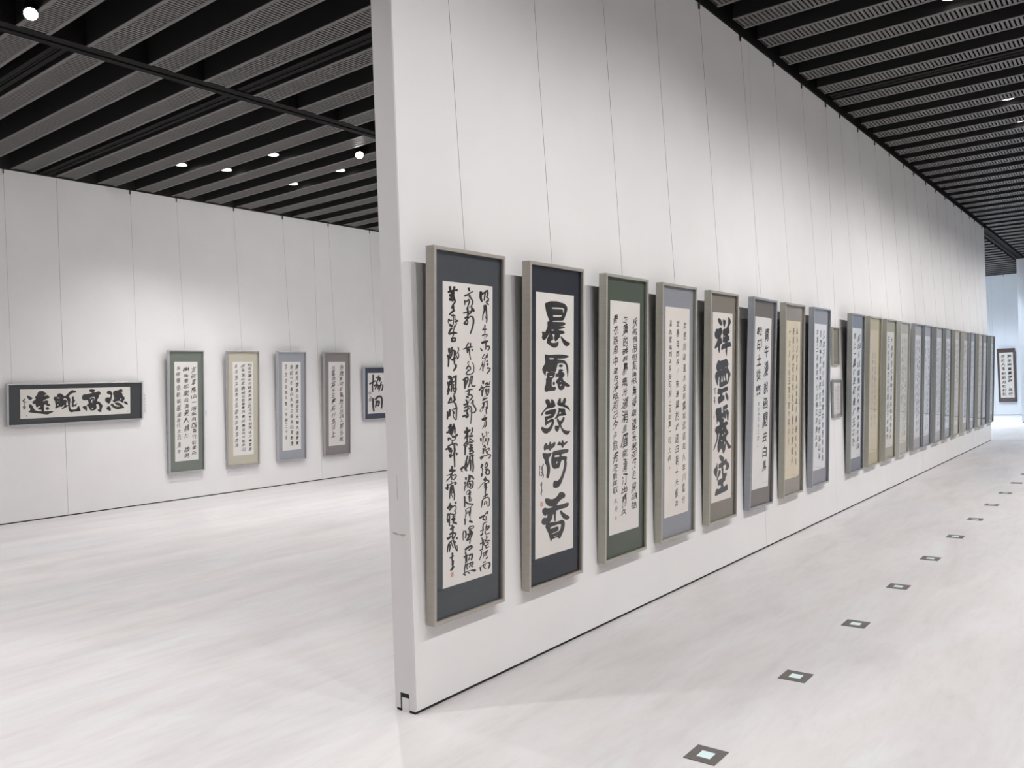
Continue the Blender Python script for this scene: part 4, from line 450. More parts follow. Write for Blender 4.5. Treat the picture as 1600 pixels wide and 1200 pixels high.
'P-337 5455 -279 5398 -84 5413 372 5500 473 5426 554 5327 587 5236 481 5229 494 5147 595 5064 697 4988 792 4896 751 4814 678 4733 629 4635 549 4531 476 4500 415 4493 315 4455 76 4414 -121 4380 -278 4401 -297 4498 -278 4578 -309 4660 -259 4723 -278 4820 -356 4725 -394 4598 -394 4445 -472 4471 -587 4603 -671 4733 -683 4860 -625 4955 -472 5008 -568 5081 -587 5177 -549 5273 -453 5383;-55 4847 -4 4781 56 4585 -141 4591 -83 4718;134 4876 174 4842 274 4661 194 4627 123 4665 115 4779;354 4904 434 4943 515 4835 524 4737 480 4574 415 4641 334 4806;-181 5059 -64 5082 -123 5042;241 5151 373 5178 313 5133|P-413 4333 -336 4363 -239 4335 -43 4329 235 4376 496 4417 537 4375 529 4243 275 4207 76 4186 -3 4116 -22 4076 196 4076 228 3927 117 3867 -81 3811 -316 3744 -393 3809 -413 4019 -238 4052 -199 4107 -316 4120 -413 4108 -471 4182 -413 4229 -433 4294|P316 4169 376 4175 477 4114 591 3994 591 3911 518 3824 417 3902 316 4005 284 4105',
'P-528 3599 -393 3591 -159 3620 -81 3632 -61 3517 -41 3418 -21 3384 78 3395 58 3527 78 3656 277 3679 458 3728 539 3649 519 3568 438 3547 197 3478 237 3468 438 3515 581 3466 650 3379 622 3231 602 3100 562 3053 480 3108 439 3242 378 3361 358 3280 379 3164 278 3162 178 3209 78 3264 158 3161 167 3046 79 3035 199 3019 440 3061 562 2995 595 2918 481 2901 380 2867 441 2747 604 2635 645 2582 523 2525 442 2466 381 2371 524 2260 688 2146 894 2044 915 1992 771 1946 606 1961 524 2060 422 2169 362 2257 382 2156 362 2009 282 1884 162 1780 42 1890 2 2025 -97 2001 -196 1929 -313 1850 -391 1964 -411 2079 -392 2240 -314 2379 -275 2474 -294 2508 -236 2568 -275 2653 -334 2543 -372 2400 -469 2263 -585 2143 -739 1972 -777 2032 -700 2138 -585 2273 -489 2410 -470 2570 -547 2657 -624 2679 -643 2777 -586 2870 -392 2913 -236 2926 -217 2990 -256 3049 -354 3096 -431 3069 -412 2971 -470 2991 -509 3074 -517 3203 -547 3334 -624 3403 -586 3513;-1 3245 47 3217 39 3160 -1 3179;1 2566 112 2557 100 2501 9 2516;248 2629 300 2609 280 2536 240 2564;-98 2329 1 2345 61 2283 -38 2283;221 2252 301 2262 281 2165 233 2119;-20 2788 72 2790 40 2735',
'P-235 1769 -77 1770 102 1703 242 1623 223 1567 142 1534 283 1544 384 1600 485 1540 506 1463 649 1407 740 1313 712 1216 609 1143 446 1120 324 1150 385 1218 425 1314 364 1362 203 1338 123 1305 183 1224 163 1127 164 1044 385 1019 406 1091 508 971 487 907 386 869 366 738 285 715 145 666 185 578 205 509 448 544 550 607 612 372 571 327 206 293 -193 264 -545 233 -615 272 -545 426 -448 511 -272 463 -74 495 -55 592 -193 617 -292 581 -351 646 -351 809 -194 831 -35 853 76 873 44 959 24 1093 24 1159 -36 1199 3 1260 -36 1281 -194 1250 -273 1266 -293 1359 -273 1438 -76 1466 3 1491 -116 1553 -215 1645 -246 1721|P-430 1536 -391 1402 -351 1234 -410 1078 -429 933 -507 943 -623 1038 -731 1164 -746 1230 -623 1330 -507 1349|P-194 1217 -76 1171 -76 1088 -194 987 -312 903 -390 806 -468 840 -409 947 -312 1099 -273 1193',
],
'f5s': [
'R-814 4314 -776 4308 -831 4330 -726 4331 -777 4354 -686 4346 -717 4372 -633 4350 -641 4376 -555 4351 -559 4373 -541 4362|R-660 4361 -698 4357 -626 4351 -711 4305 -640 4301 -716 4256 -648 4253 -706 4199 -644 4199 -689 4137 -636 4137 -661 4131|R-769 3976 -729 3975 -796 3990 -697 4006 -761 4022 -689 4018 -714 4045 -709 4015 -653 4024 -685 3991 -634 3996 -654 3987|R-700 4012 -742 4007 -659 4002 -746 3952 -664 3948 -740 3903 -663 3904 -709 3865 -643 3872 -667 3828 -611 3836 -631 3825|R-802 3888 -772 3875 -802 3904 -585 3906 -607 3927 -581 3919|R-703 3899 -738 3893 -666 3892 -708 3771 -655 3770 -680 3763',
],
'hz': [
'P-3132 1445 -3085 1474 -2980 1401 -2780 1300 -2838 1219 -2932 1154 -3038 1214 -3108 1318|P-2484 1637 -2389 1723 -2246 1723 -2126 1714 -2089 1623 -1932 1567 -2028 1480 -2148 1383 -2028 1429 -1931 1464 -1822 1409 -1772 1278 -1833 1237 -1978 1196 -2123 1125 -2195 1026 -2074 1098 -1954 1118 -1856 1076 -1844 985 -1904 923 -1733 851 -1745 774 -1854 727 -1952 771 -2013 851 -2073 854 -2121 817 -2126 740 -2120 534 -2119 405 -1925 408 -1485 411 -1607 326 -1778 245 -1924 193 -2070 222 -2263 259 -2551 313 -2884 369 -3037 390 -3053 455 -2955 501 -2931 626 -3026 733 -3026 859 -2967 902 -2861 877 -2790 772 -2742 642 -2647 510 -2528 448 -2276 419 -2269 516 -2409 536 -2528 542 -2457 628 -2337 725 -2314 788 -2409 754 -2552 684 -2612 751 -2625 917 -2743 897 -2826 990 -2791 1077 -2649 1173 -2602 1235 -2661 1288 -2638 1376 -2531 1473|P-2024 594 -1988 669 -1915 692 -1834 662 -1805 583 -1834 507 -1914 482 -1994 515',
'P-1528 1307 -1442 1335 -1331 1313 -1320 1429 -1259 1517 -1098 1545 -973 1455 -847 1333 -772 1383 -648 1509 -498 1661 -373 1748 -245 1705 -130 1675 -103 1569 -192 1551 -345 1537 -471 1450 -596 1324 -519 1242 -480 1135 -491 952 -514 769 -487 557 -435 448 -231 438 -103 471 -53 588 23 691 88 634 129 473 169 338 28 305 -229 305 -458 265 -560 349 -626 537 -614 668 -640 709 -715 633 -865 562 -1002 482 -1045 558 -891 655 -867 785 -942 736 -991 660 -1116 666 -1215 658 -1338 573 -1425 564 -1455 630 -1401 706 -1427 889 -1453 1071 -1535 1165;-1331 1274 -1146 1267 -1157 1210 -1294 1220;-1303 844 -1204 814 -1253 751 -1303 779;-1305 1052 -1255 1050 -1255 998;-1181 1047 -1144 1032 -1168 994;-921 1192 -796 1227 -694 1118 -655 933 -628 748 -741 766 -762 859 -705 961 -719 1067 -820 1149 -915 1101|P-393 1290 -317 1318 -253 1271 -251 1126 -161 1017 -236 941 -286 837 -260 757 -145 778 -82 881 -56 853 -106 697 -233 637 -386 618 -412 711 -388 842 -427 949 -378 1052',
'P710 1674 788 1752 946 1757 1091 1729 1132 1647 1054 1583 1028 1543 1161 1539 1293 1607 1426 1597 1495 1487 1457 1367 1350 1344 1379 1249 1327 1143 1275 1064 1251 930 1411 910 1494 784 1645 628 1579 509 1542 348 1531 185 1397 206 1275 280 1287 374 1393 409 1404 572 1348 710 1253 768 1174 718 1216 581 1205 446 1100 343 836 316 729 443 674 606 568 644 567 732 697 793 669 928 615 1051 381 1020 276 1105 248 1212 273 1344 401 1445 583 1425 818 1484 949 1519 843 1563 737 1620;744 1166 954 1238 1060 1239 1114 1165 1115 1070 1062 1113 1034 1181 902 1200 837 1122 798 1110;852 1028 956 1063 1089 1045 984 1009 892 972 986 861 854 866;886 489 1005 523 992 456 900 421|P270 559 347 662 464 670 569 625 584 504 573 290 481 361 362 475',
'P1885 1528 1992 1619 2128 1629 2239 1543 2282 1419 2272 1269 2221 1053 2143 837 2023 706 1926 819 1802 907 1773 1016 1838 1150 1946 1186 2110 1153 2163 1246 2161 1342 2024 1374 1914 1446|P2349 1540 2429 1619 2650 1639 2815 1703 2926 1727 3027 1586 2958 1519 2847 1509 2974 1436 2992 1270 3150 1126 3138 1016 3056 908 3004 758 2891 805 2805 905 2694 896 2528 876 2419 784 2307 885 2319 980 2414 1031 2382 1238 2310 1405;2829 1083 2912 1080 2902 942 2831 973;2510 1082 2550 1122 2511 1027|P2147 673 2227 751 2338 719 2423 605 2591 515 2757 521 2798 574 2617 610 2476 685 2433 783 2584 818 2724 784 2893 694 3008 578 3138 405 2956 386 2761 341 2539 338 2371 443 2203 574|P1865 440 1958 572 2066 581 2178 452 2181 315 2142 221 2018 282 1894 357|P3058 825 3141 883 3284 815 3372 700 3359 623 3231 651 3117 726',
],
'hzs': [
'R-3396 1111 -3362 1091 -3406 1151 -3306 1137 -3347 1198 -3269 1167 -3298 1231 -3257 1171 -3257 1235 -3232 1168 -3221 1221 -3212 1190|R-3276 1276 -3314 1272 -3247 1248 -3331 1204 -3264 1186 -3339 1126 -3274 1123 -3327 1004 -3268 1008 -3307 858 -3256 862 -3280 844|R-3375 1110 -3371 1073 -3352 1137 -3164 1003 -3151 1051 -3144 1022|R-3361 692 -3310 680 -3388 742 -3275 734 -3347 803 -3283 745 -3283 846 -3291 740 -3215 792 -3281 720 -3192 715 -3288 700 -3217 645 -3291 688 -3275 601 -3287 694 -3335 632 -3326 734 -3376 684 -3365 726',
],
'ky': [
'R-519 3576 -623 3542 -415 3542 -618 3235 -411 3232 -621 2964 -419 2952 -658 2725 -465 2706 -691 2488 -507 2479 -676 2243 -506 2246 -645 1981 -492 1986 -566 1950|R-988 2676 -894 2627 -1003 2759 -730 2701 -835 2831 -581 2766 -673 2893 -388 2843 -467 2960 -152 2934 -219 3036 -144 2999|R-207 3230 -142 3186 -208 3294 24 3240 -27 3351 129 3260 155 3373 235 3216 334 3298 310 3150 448 3174 292 3073 418 3043 226 2948 335 2913 267 2907|R290 3319 161 3279 419 3276 195 2899 384 2896 290 2856|R217 3496 113 3482 302 3450 54 3273 238 3238 -2 3102 168 3057 -76 2972 71 2916 -171 2830 -47 2778 -130 2777|R-426 2493 -330 2446 -445 2576 -139 2537 -238 2672 -46 2574 -27 2722 -25 2548 141 2621 20 2461 202 2484 35 2349 206 2346 32 2194 186 2186 107 2156|R-24 2872 -127 2855 64 2829 -170 2657 16 2629 -212 2495 -39 2457 -272 2366 -120 2317 -351 2222 -222 2177 -304 2171|R164 2495 240 2440 167 2573 508 2518 459 2654 599 2555 751 2633 590 2393 770 2377 534 2181 696 2140 524 2168 595 2063 472 2173 463 2069 425 2123|R514 2881 418 2871 589 2836 338 2648 507 2613 268 2442 428 2409 201 2236 347 2205 129 2010 256 1984 183 1969',
'R-545 1428 -681 1383 -407 1383 -668 1016 -398 1017 -643 695 -388 705 -591 439 -360 458 -522 179 -322 198 -413 145|R-280 1231 -145 1199 -340 1326 52 1362 -130 1499 189 1451 89 1624 304 1455 364 1631 397 1416 593 1517 451 1291 680 1315 474 1075 694 1070 460 788 666 773 426 442 615 426 515 392|R-271 1080 -207 1001 -236 1166 69 1025 70 1188 167 1040 347 1117 139 924 327 890 48 685 207 645 112 630|R-116 1010 -227 992 -21 961 -301 574 -149 552 -233 530|R-159 951 -115 894 -131 1012 227 928 215 1015 257 974|R-129 732 -85 675 -103 793 227 710 214 797 256 756',
],
'kys': [
'R-1056 1995 -1093 1968 -1003 1992 -1053 1892 -964 1912 -1030 1837 -940 1842 -1034 1801 -954 1785 -1053 1753 -986 1734 -1027 1729|R-839 2036 -886 2019 -789 2022 -875 1912 -781 1919 -848 1822 -767 1850 -773 1779 -736 1832 -686 1763 -666 1813 -655 1783|R-985 1638 -996 1600 -939 1656 -910 1553 -851 1606 -842 1511 -775 1554 -782 1453 -714 1485 -714 1378 -653 1404 -672 1377|R-992 1162 -942 1172 -1037 1183 -916 1305 -1010 1320 -892 1380 -963 1428 -865 1375 -831 1438 -822 1348 -737 1368 -819 1262 -733 1253 -844 1180 -776 1145 -877 1180 -877 1123 -965 1193 -979 1142 -993 1171',
],
}
# ---------------------------------------------------------------- framed calligraphy
LEAN = .0475
def frame_mesh(w, h_, D, lip, m):
    """mitred moulding: outer box ring, front lip and inner rebate"""
    prof = [(0, 0), (0, -D), (lip*.15, -D-.0008), (lip, -D), (lip, -D+.014), (lip*.6, -D+.014), (lip*.6, 0)]   # (inset, y)
    V = []; F = []; n = len(prof)
    for cx, cz in ((0, 0), (1, 0), (1, 1), (0, 1)):
        for ins, y in prof:
            V.append(((-w/2+ins) if cx == 0 else (w/2-ins), y, ins if cz == 0 else h_-ins))
    for c in range(4):
        d = (c+1) % 4
        for i in range(n):
            j = (i+1) % n; F.append((c*n+i, c*n+j, d*n+j, d*n+i))
    return mesh('frame', (V, F), m)
FCOL = {}
def fmat(key):
    T = {'champagne': ((.43, .395, .35), .42, .25), 'olive': ((.43, .42, .36), .42, .25), 'steel': ((.36, .38, .41), .35, .35), 'silver': ((.55, .55, .57), .28, .7), 'pinkish': ((.50, .48, .48), .28, .7), 'grey': ((.34, .35, .34), .42, .25), 'pale': ((.56, .56, .53), .42, .2), 'brown': ((.10, .075, .065), .5, .2)}
    if key not in FCOL:
        c, r_, m_ = T[key]; FCOL[key] = mat(key+' frame metal', c, rough=r_, metal=m_, noise=.08, nscale=8, stretch=(1, 1, 8))
    return FCOL[key]
MM = {}
def mount_mat(c):
    if c not in MM: MM[c] = mat('mount cloth', srgb(*c), rough=.8, noise=.10, nscale=90, spec=.25)
    return MM[c]
def paper_mat(c):
    k = ('p', c)
    if k not in MM: MM[k] = mat('xuan paper', srgb(*c), rough=.8, noise=.05, nscale=5, spec=.2)
    return MM[k]
CACHE = {}
def cached(key, fn):
    if key not in CACHE: CACHE[key] = fn()
    return CACHE[key]
def rect(x0, x1, z0, z1, y, t):
    return boxes([(x0, x1, y, y+t, z0, z1)])
def framed(cx, wall_y, z0, w, h_, D, lip, pw, ph, fm, mount, paper, label, group, writing, lean=LEAN, tilt=0.0, wires=(0.0,), pcx=0, pcz=None, face=0.0, at=None, name='framed_calligraphy', cat='calligraphy'):
    """writing(paper_object, y) adds the inscription as sub-parts; local frame: x right, -y out of the wall, z up"""
    ox, oy = at or (cx, wall_y)
    WM = Matrix.Translation((ox, oy, 0))@Matrix.Rotation(face, 4, 'Z')
    t = ob(name, None, None, None, None, label, cat, group)
    t.matrix_world = WM@Matrix.Translation((0, -.004, z0))@Matrix.Rotation(tilt, 4, 'Y')@Matrix.Rotation(lean, 4, 'X')
    TM = t.matrix_basis.copy()
    key = (round(w, 3), round(h_, 3), D, lip, fm)
    ob('frame', cached(('fr',)+key, lambda: frame_mesh(w, h_, D, lip, fmat(fm))), t)
    i = lip*.6+.0005
    dep = min(.021, D*.75)
    ym = -D+dep
    ob('mount', cached(('mo',)+key+(mount,), lambda: mesh('mount', rect(-w/2+i, w/2-i, i, h_-i, ym, .003), mount_mat(mount))), t)
    if D > .03: ob('backing', cached(('bk',)+key, lambda: mesh('backing', rect(-w/2+i, w/2-i, i, h_-i, -.006, .005), M_dark)), t)
    if pcz is None: pcz = h_/2
    yp = ym-.0016
    p = ob('paper', cached(('pa', pw, ph, pcx, pcz, ym, paper), lambda: mesh('paper', rect(pcx-pw/2, pcx+pw/2, pcz-ph/2, pcz+ph/2, yp, .0012), paper_mat(paper))), t)
    writing(p, yp-.0006, pcx, pcz-ph/2)
    yg = ym-.005
    ob('glass', cached(('gl',)+key, lambda: mesh('glass', ([(-w/2+i, yg, i), (w/2-i, yg, i), (w/2-i, yg, h_-i), (-w/2+i, yg, h_-i)], [(0, 1, 2, 3)]), M_glass)), t)
    Mi = TM.inverted()@WM
    for wx in wires:
        a = (WM.inverted()@TM)@Vector((wx, -.012, h_-.03)); b_ = Vector((a.x, -.010, H-.03))
        wo = ob('hanging_wire', mesh('hanging_wire', rod(tuple(Mi@a), tuple(Mi@b_), .0009 if (ox < 4 or oy > 1) else .0006, 5), M_wire), t)
        hk = boxes([(a.x-.006, a.x+.006, -.014, -.003, H-.055, H-.002)])
        ob('wire_hook', mesh('wire_hook', ([tuple(Mi@Vector(v)) for v in hk[0]], hk[1]), M_trim), wo)
    return t
def w_traced(keys, sig=None, seals=(), bold=M_ink):
    def f_(p, y, cx, cz):
        for s in INK[keys]:
            V, F = parse(s); ob('character', mesh('character', flat(([(x+cx, z+cz) for x, z in V], F), y), bold), p)
        if sig:
            for s in INK[sig]:
                V, F = parse(s); ob('signature', mesh('signature', flat(([(x+cx, z+cz) for x, z in V], F), y), M_inkgrey), p)
        for sx, sz, ss in seals:
            ob('seal', mesh('seal', flat(([(cx+sx-ss, cz+sz-ss), (cx+sx+ss, cz+sz-ss), (cx+sx+ss*.95, cz+sz+ss), (cx+sx-ss, cz+sz+ss*.96)], [(0, 1, 2, 3)]), y), M_seal), p)
    return f_
def w_columns(cols, ink=None, seals=()):
    """cols: (text, x, top, bottom, char width, bold, wild)"""
    def f_(p, y, cx, cz):
        for i, (txt, x, zt, zb, wc_, bd, wild) in enumerate(cols):
            me = cached(('col', txt, x, zt, zb, wc_, bd, wild, cx, cz, round(y, 5)), lambda: mesh('text_column', flat(column(txt, cx+x, cz+zt, cz+zb, wc_, bd, wild, seed=len(txt)*7+i), y), ink or M_ink))
            ob('text_column', me, p)
        for sx, sz, ss in seals:
            ob('seal', cached(('seal', sx, sz, ss, cx, cz, round(y, 5)), lambda: mesh('seal', flat(([(cx+sx-ss, cz+sz-ss), (cx+sx+ss, cz+sz-ss), (cx+sx+ss*.95, cz+sz+ss), (cx+sx-ss, cz+sz+ss*.96)], [(0, 1, 2, 3)]), y), M_seal)), p)
    return f_
PAPER = (236, 230, 226)
HW = dict(w=.527, h_=1.765, D=.052, lip=.017, pw=.367, ph=1.45)
GR = 'tall framed calligraphy along the central partition'
def row(x_left, label, fm, mount, paper, writing, z0=.395, tilt=0.0, lean=LEAN):
    return framed(x_left+.263, 0, z0, fm=fm, mount=mount, paper=paper, label=label, group=GR, writing=writing, tilt=tilt, lean=lean, **HW)
row(.084, 'tall framed scroll nearest the viewer, three flowing brush columns on a slate grey mount', 'champagne', (70, 74, 80), PAPER, w_traced('f1', None, [(-.1197, .056, .011)]))
row(.821, 'tall frame with five huge black characters on white paper and a navy mount', 'champagne', (34, 40, 52), PAPER, w_traced('f2', 'f2s', [(-.1265, .294, .013)]))
row(1.590, 'tall frame with a dark green mount and three columns of wild thin cursive', 'olive', (80, 90, 76), PAPER,
    w_columns([('伏馬惆吊鄉顛繞飛無得鎖迎采瑟花繁趣映目抽', .118, 1.36, .12, .066, .012, 1.1), ('鷺蓮的碎斜雁晴光道消息眉能清汀出蘭久', .0, 1.36, .10, .070, .016, 1.15), ('羅衣路風中望柱淨陰翔己夕多餘芳茫新葬取', -.115, 1.37, .25, .064, .010, 1.1), ('久舟', -.105, .23, .13, .035, .0, .8)], seals=[(-.105, .10, .010)]))
row(2.314, 'tall frame with a pale lavender grey mount and three columns of small neat characters', 'olive', (150, 151, 158), (238, 229, 222),
    w_columns([('女感刻以重水金前雲如流若知人年川電也', .108, 1.37, .06, .046, .006, .7), ('並春年葬長復來邊鎮於戲遠日朝十光縱次', .0, 1.37, .05, .048, .006, .7), ('演為軍場而以長安可照上百如重一和上碣', -.112, 1.37, .38, .044, .006, .7)], seals=[(-.108, .34, .007)]))
row(3.075, 'tall frame with four dense black stacked characters on a taupe mount', 'olive', (134, 126, 116), (238, 228, 222), w_traced('f5', 'f5s', [(-.145, .655, .010)]))
row(3.865, 'tall steel framed scroll with two columns of bold characters, its top tilted slightly right', 'steel', (120, 112, 108), (236, 233, 231),
    w_columns([('青牛漫說函關去白馬', .085, 1.38, .12, .100, .020, .6), ('親印土從來', -.085, 1.38, .78, .105, .020, .6), ('歲在甲子年王書', -.07, .74, .40, .035, .0, .8)], seals=[(-.07, .36, .008)]), tilt=.012, lean=.055)
row(4.655, 'tall frame with yellowed cream paper and faint script on a taupe mount', 'olive', (152, 142, 134), (226, 211, 184),
    w_columns([('山水清音琴書自樂風月無邊松竹有情', .10, 1.40, .10, .040, .006, .8), ('春雨江南花滿地秋風塞北雁橫天', .0, 1.40, .12, .042, .008, .8), ('一片冰心在玉壺千里共明月光', -.10, 1.40, .30, .040, .004, .8)]))
row(5.440, 'tall cool grey framed scroll, the last before the two small certificates', 'steel', (142, 142, 150), (234, 234, 236),
    w_columns([('江流天地外山色有無中郡邑浮前浦', .10, 1.40, .06, .062, .016, .8), ('波瀾動遠空襄陽好風日留醉與山翁', .0, 1.40, .08, .062, .014, .8), ('楚塞三湘接荊門九派通江流歲次書', -.10, 1.40, .22, .06, .014, .8)]))
row(6.715, 'tall frame, dense dark script on blue grey mount, first after the small certificates', 'grey', (110, 113, 127), (222, 222, 222),
    w_columns([('白日依山盡黃河入海流欲窮千里目', .085, 1.40, .08, .10, .03, .9), ('更上一層樓登鸛雀樓王之渙', -.085, 1.40, .12, .10, .03, .9)]))
row(7.435, 'tall gold yellow framed scroll on aged cream paper, the only yellow mount in the row', 'olive', (190, 177, 138), (208, 192, 164),
    w_columns([('空山新雨後天氣晚來秋明月', .06, 1.2, .3, .05, .004, .8), ('松間照清泉石上流竹喧歸', -.06, 1.2, .3, .05, .004, .8)], ink=M_inkgrey))
far_cols = [w_columns([('竹喧歸浣女蓮動下漁舟隨意春芳歇', .08, 1.40, .08, .09, .02, .9), ('王孫自可留空山新雨後天氣晚來', -.08, 1.40, .1, .09, .02, .9)]),
            w_columns([('寒雨連江夜入吳平明送客楚山孤', .10, 1.40, .08, .05, .004, .9), ('洛陽親友如相問一片冰心在玉壺', .0, 1.40, .08, .05, .004, .9), ('芙蓉樓送辛漸書', -.10, 1.40, .5, .045, .0, .9)]),
            w_columns([('月落烏啼霜滿天江楓漁火對愁眠', .10, 1.40, .08, .06, .01, .9), ('姑蘇城外寒山寺夜半鐘聲到客船', .0, 1.40, .08, .06, .01, .9), ('楓橋夜泊張繼詩', -.10, 1.40, .5, .045, .004, .9)])]
ORD = ['third', 'fourth', 'fifth', 'sixth', 'seventh', 'eighth', 'ninth', 'tenth', 'eleventh', 'twelfth', 'thirteenth', 'fourteenth']
FAR = [(8.19, 'olive', (166, 162, 140), (226, 222, 214), 0, 'olive frame and dark crowded script'),
       (8.92, 'pale', (186, 180, 168), (216, 210, 200), 1, 'pale frame with faint writing on off-white'),
       (9.72, 'grey', (168, 164, 170), (224, 222, 226), 2, 'grey frame with a lilac grey mount'),
       (10.33, 'steel', (160, 160, 170), (224, 224, 230), 1, 'dark steel edge and bluish white paper'),
       (11.15, 'grey', (176, 174, 176), (222, 222, 226), 1, 'grey frame and pale grey mount'),
       (11.87, 'grey', (150, 152, 152), (218, 220, 222), 0, 'grey green frame and dense script'),
       (12.63, 'olive', (196, 188, 178), (222, 216, 212), 1, 'warm pale mount and faint script'),
       (13.42, 'pale', (150, 136, 130), (222, 220, 222), 2, 'brownish mount'),
       (14.14, 'steel', (150, 150, 158), (220, 222, 228), 1, 'blue grey mount and steel frame'),
       (14.98, 'olive', (196, 190, 178), (216, 210, 206), 2, 'cream grey mount'),
       (15.52, 'steel', (120, 122, 128), (220, 222, 226), 1, 'dark grey mount'),
       (16.42, 'grey', (150, 154, 150), (206, 208, 204), 2, 'green grey, last of the row')]
for (x, fm, mo, pa, ci, txt), o_ in zip(FAR, ORD):
    row(x, 'distant tall scroll, %s after the certificates, %s' % (o_, txt), fm, mo, pa, far_cols[ci])
# two small certificates between the tall frames
def w_lines(n, x0, x1, z1, z0):
    def f_(p, y, cx, cz):
        bs = []
        R = random.Random(n)
        for i in range(n):
            x = x0+(x1-x0)*(i+.5)/n
            ob('text_column', mesh('text_column', flat(column('感謝狀茲有書法研究會', cx+x, cz+z1, cz+z0, .014, 0, .2, seed=i), y), M_inkgrey), p)
    return f_
framed(6.475, 0, 1.59, .235, .41, .02, .014, .15, .32, 'olive', (150, 142, 130), (158, 152, 142), 'small framed certificate with dull grey paper hanging above the other small one', 'small certificates between the tall frames', w_lines(4, -.05, .05, .29, .04), lean=.03, name='framed_certificate', cat='certificate')
framed(6.465, 0, 1.03, .32, .41, .02, .014, .245, .33, 'grey', (176, 172, 170), (236, 231, 231), 'small framed certificate with white paper hanging below the dull grey one', 'small certificates between the tall frames', w_lines(6, -.09, .09, .30, .04), lean=.03, wires=(), name='framed_certificate', cat='certificate')
# left wall
GL_ = 'tall framed calligraphy on the left wall'
def left(x_left, w, label, fm, mount, paper, writing, **kw):
    return framed(x_left+w/2, LY, .40, w, 1.785, .052, .018, .367, 1.45, fm, mount, paper, label, GL_, writing, **kw)
left(3.645, .565, 'green mounted vertical scroll in a silver frame, first upright one on the left wall', 'silver', (116, 124, 115), (238, 234, 230),
     w_columns([('言花軍應山一落鷺消西雲行彩雲斷', .12, 1.39, .06, .078, .010, .9), ('幽衡看松樂話清更人輔僊 雄男', .0, 1.39, .03, .082, .012, .9), ('泉稼攀懷執朝嚴漢雲行生涯鴻年', -.12, 1.39, .10, .062, .004, .9)]))
left(4.60, .57, 'cream mounted vertical scroll in a pinkish silver frame on the left wall', 'pinkish', (204, 198, 180), (238, 234, 231),
     w_columns([('相見時難別亦難東風無力百花殘春蠶到死絲方盡蠟炬', .12, 1.43, .05, .062, .010, .8), ('成灰淚始乾曉鏡但愁雲鬢改夜吟應覺月光寒蓬山', .0, 1.42, .05, .062, .012, .8), ('此去無多路青鳥殷勤為探看李商隱', -.12, 1.42, .12, .052, .004, .8)]))
left(5.515, .57, 'light blue grey mounted vertical scroll in a silver frame on the left wall', 'silver', (164, 167, 175), (238, 234, 231),
     w_columns([('國新元綱高心遠宜天天歸人通嚴寬', .11, 1.41, .06, .058, .018, .5), ('窮紀竹雖寧日夫物之安為山青新憶', .0, 1.41, .06, .058, .014, .5), ('平生慈能樂天寶一梅鶴三十年', -.11, 1.41, .16, .05, .006, .5)]))
left(6.465, .58, 'mauve grey mounted vertical scroll with two loose cursive columns, nearest the partition', 'pinkish', (140, 132, 132), (230, 224, 222),
     w_columns([('去歲荒河非無愁正始興之物將無', .095, 1.40, .06, .085, .008, 1.1), ('但軍請當平生舊將行高河上', -.08, 1.38, .14, .085, .006, 1.1)]))
framed(2.41, LY, 1.21, 1.74, .535, .052, .018, 1.41, .37, 'silver', (58, 62, 66), (234, 230, 224), 'wide horizontal framed calligraphy with four big black characters on a dark mount', None,
       w_traced('hz', 'hzs', [(-.63, .036, .008), (.668, .033, .007)]), lean=.06, wires=(-.80, .82), pcx=-.01, pcz=.275)
framed(7.39+.33, LY, .965, .66, .965, .052, .018, .46, .74, 'silver', (56, 62, 86), (232, 226, 224), 'navy mounted frame with two large characters half hidden by the partition edge', None,
       w_traced('ky', 'kys', [(-.17, .14, .008)]), lean=.05)
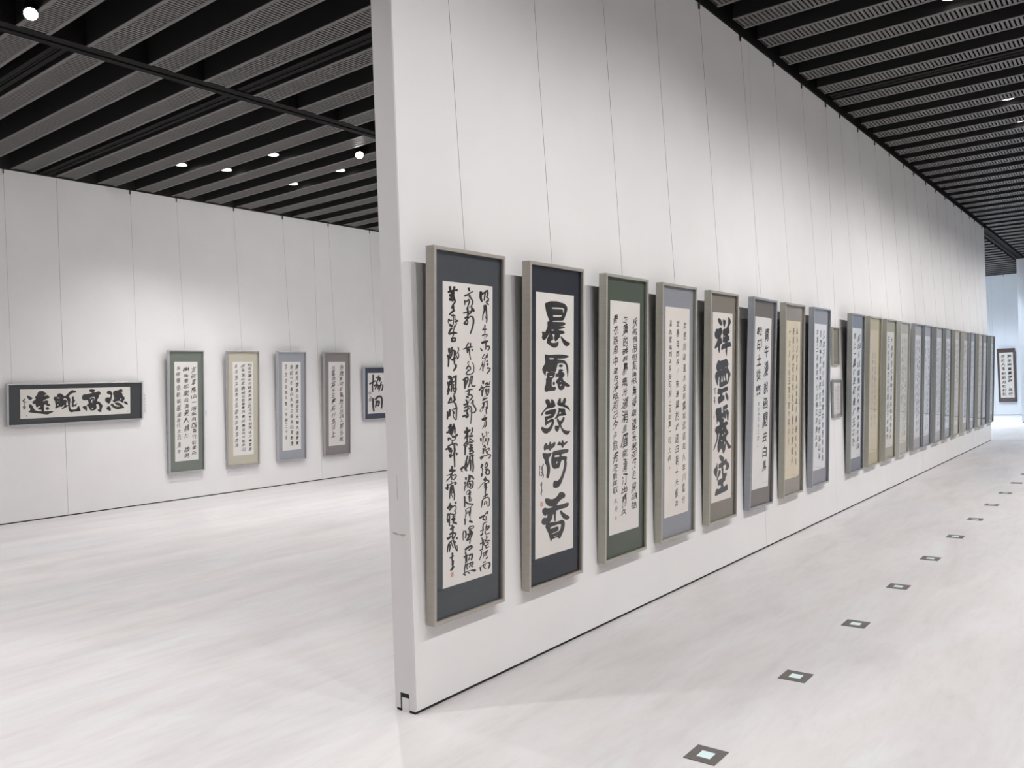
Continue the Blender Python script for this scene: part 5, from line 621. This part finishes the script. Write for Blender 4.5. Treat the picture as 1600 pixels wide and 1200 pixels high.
framed(0, 0, .425, .49, 1.68, .05, .02, .37, 1.42, 'brown', (84, 66, 62), (226, 220, 216), 'dark brown mounted scroll with two columns on the distant end wall beyond the partition', None,
       w_columns([('獨坐幽篁裏彈琴復長嘯', .085, 1.37, .05, .11, .025, .3), ('深林人不知明月來相照', -.085, 1.37, .05, .11, .025, .3)]), face=-math.pi/2, at=(FX, .945))
# small printed labels on the left wall
def caption(x, z, w, h_, n, label):
    t = ob('wall_label', mesh('wall_label', boxes([(x, x+w, LY-.0035, LY-.001, z, z+h_)]), M_cap), None, None, None, label, 'label', 'small printed labels on the left wall')
    V, F = column('展覽作品說明'[:n], x+w/2, z+h_-.02, z+.02, w*.35, 0, 0, 1)
    ob('label_print', mesh('label_print', flat((V, F), LY-.0042), M_captxt), t)
caption(3.315, 1.28, .045, .30, 6, 'narrow white printed label right of the wide horizontal calligraphy')
caption(4.265, 1.19, .045, .10, 3, 'tiny white label just right of the green mounted scroll')
caption(5.20, 1.19, .045, .10, 3, 'tiny white label just right of the cream mounted scroll')
caption(6.12, 1.19, .045, .10, 3, 'tiny white label just right of the blue grey mounted scroll')
# square guide lights let into the aisle floor
fl_plate = mesh('bezel', boxes([(-.069, -.030, -.066, .066, .0005, .003), (.030, .069, -.066, .066, .0005, .003), (-.030, .030, -.066, -.029, .0005, .003), (-.030, .030, .029, .066, .0005, .003)]), M_bezel)
fl_lens = mesh('lens', boxes([(-.0295, .0295, -.0285, .0285, .0005, .0024)]), M_lens)
ORD2 = ['nearest square floor light at the bottom of the photo', 'second square floor light from the viewer', 'third square floor light from the viewer', 'fourth square floor light from the viewer', 'fifth square floor light from the viewer',
        'sixth square floor light from the viewer', 'seventh square floor light from the viewer', 'eighth square floor light from the viewer', 'ninth square floor light, near the right edge', 'tenth square floor light, at the right edge']
for n in range(20):
    t = ob('floor_light', None, None, (.346+1.0447*n, -1.27, 0), None, (ORD2[n]+', grey bezel with pale aqua lens') if n < 10 else 'small square floor light beyond the photo, %s of the row' % NTH[n], 'floor light', 'square lights along the aisle floor')
    ob('bezel', fl_plate, t); ob('lens', fl_lens, t)
# fine slot across the floor where the next partition would stand
ob('trim_4', mesh('floor_slot', boxes([(XE+.02, XE+.028, -8, .1, .0002, .001)]), M_bezel), kind='structure')
bpy.data.objects.remove(fo)
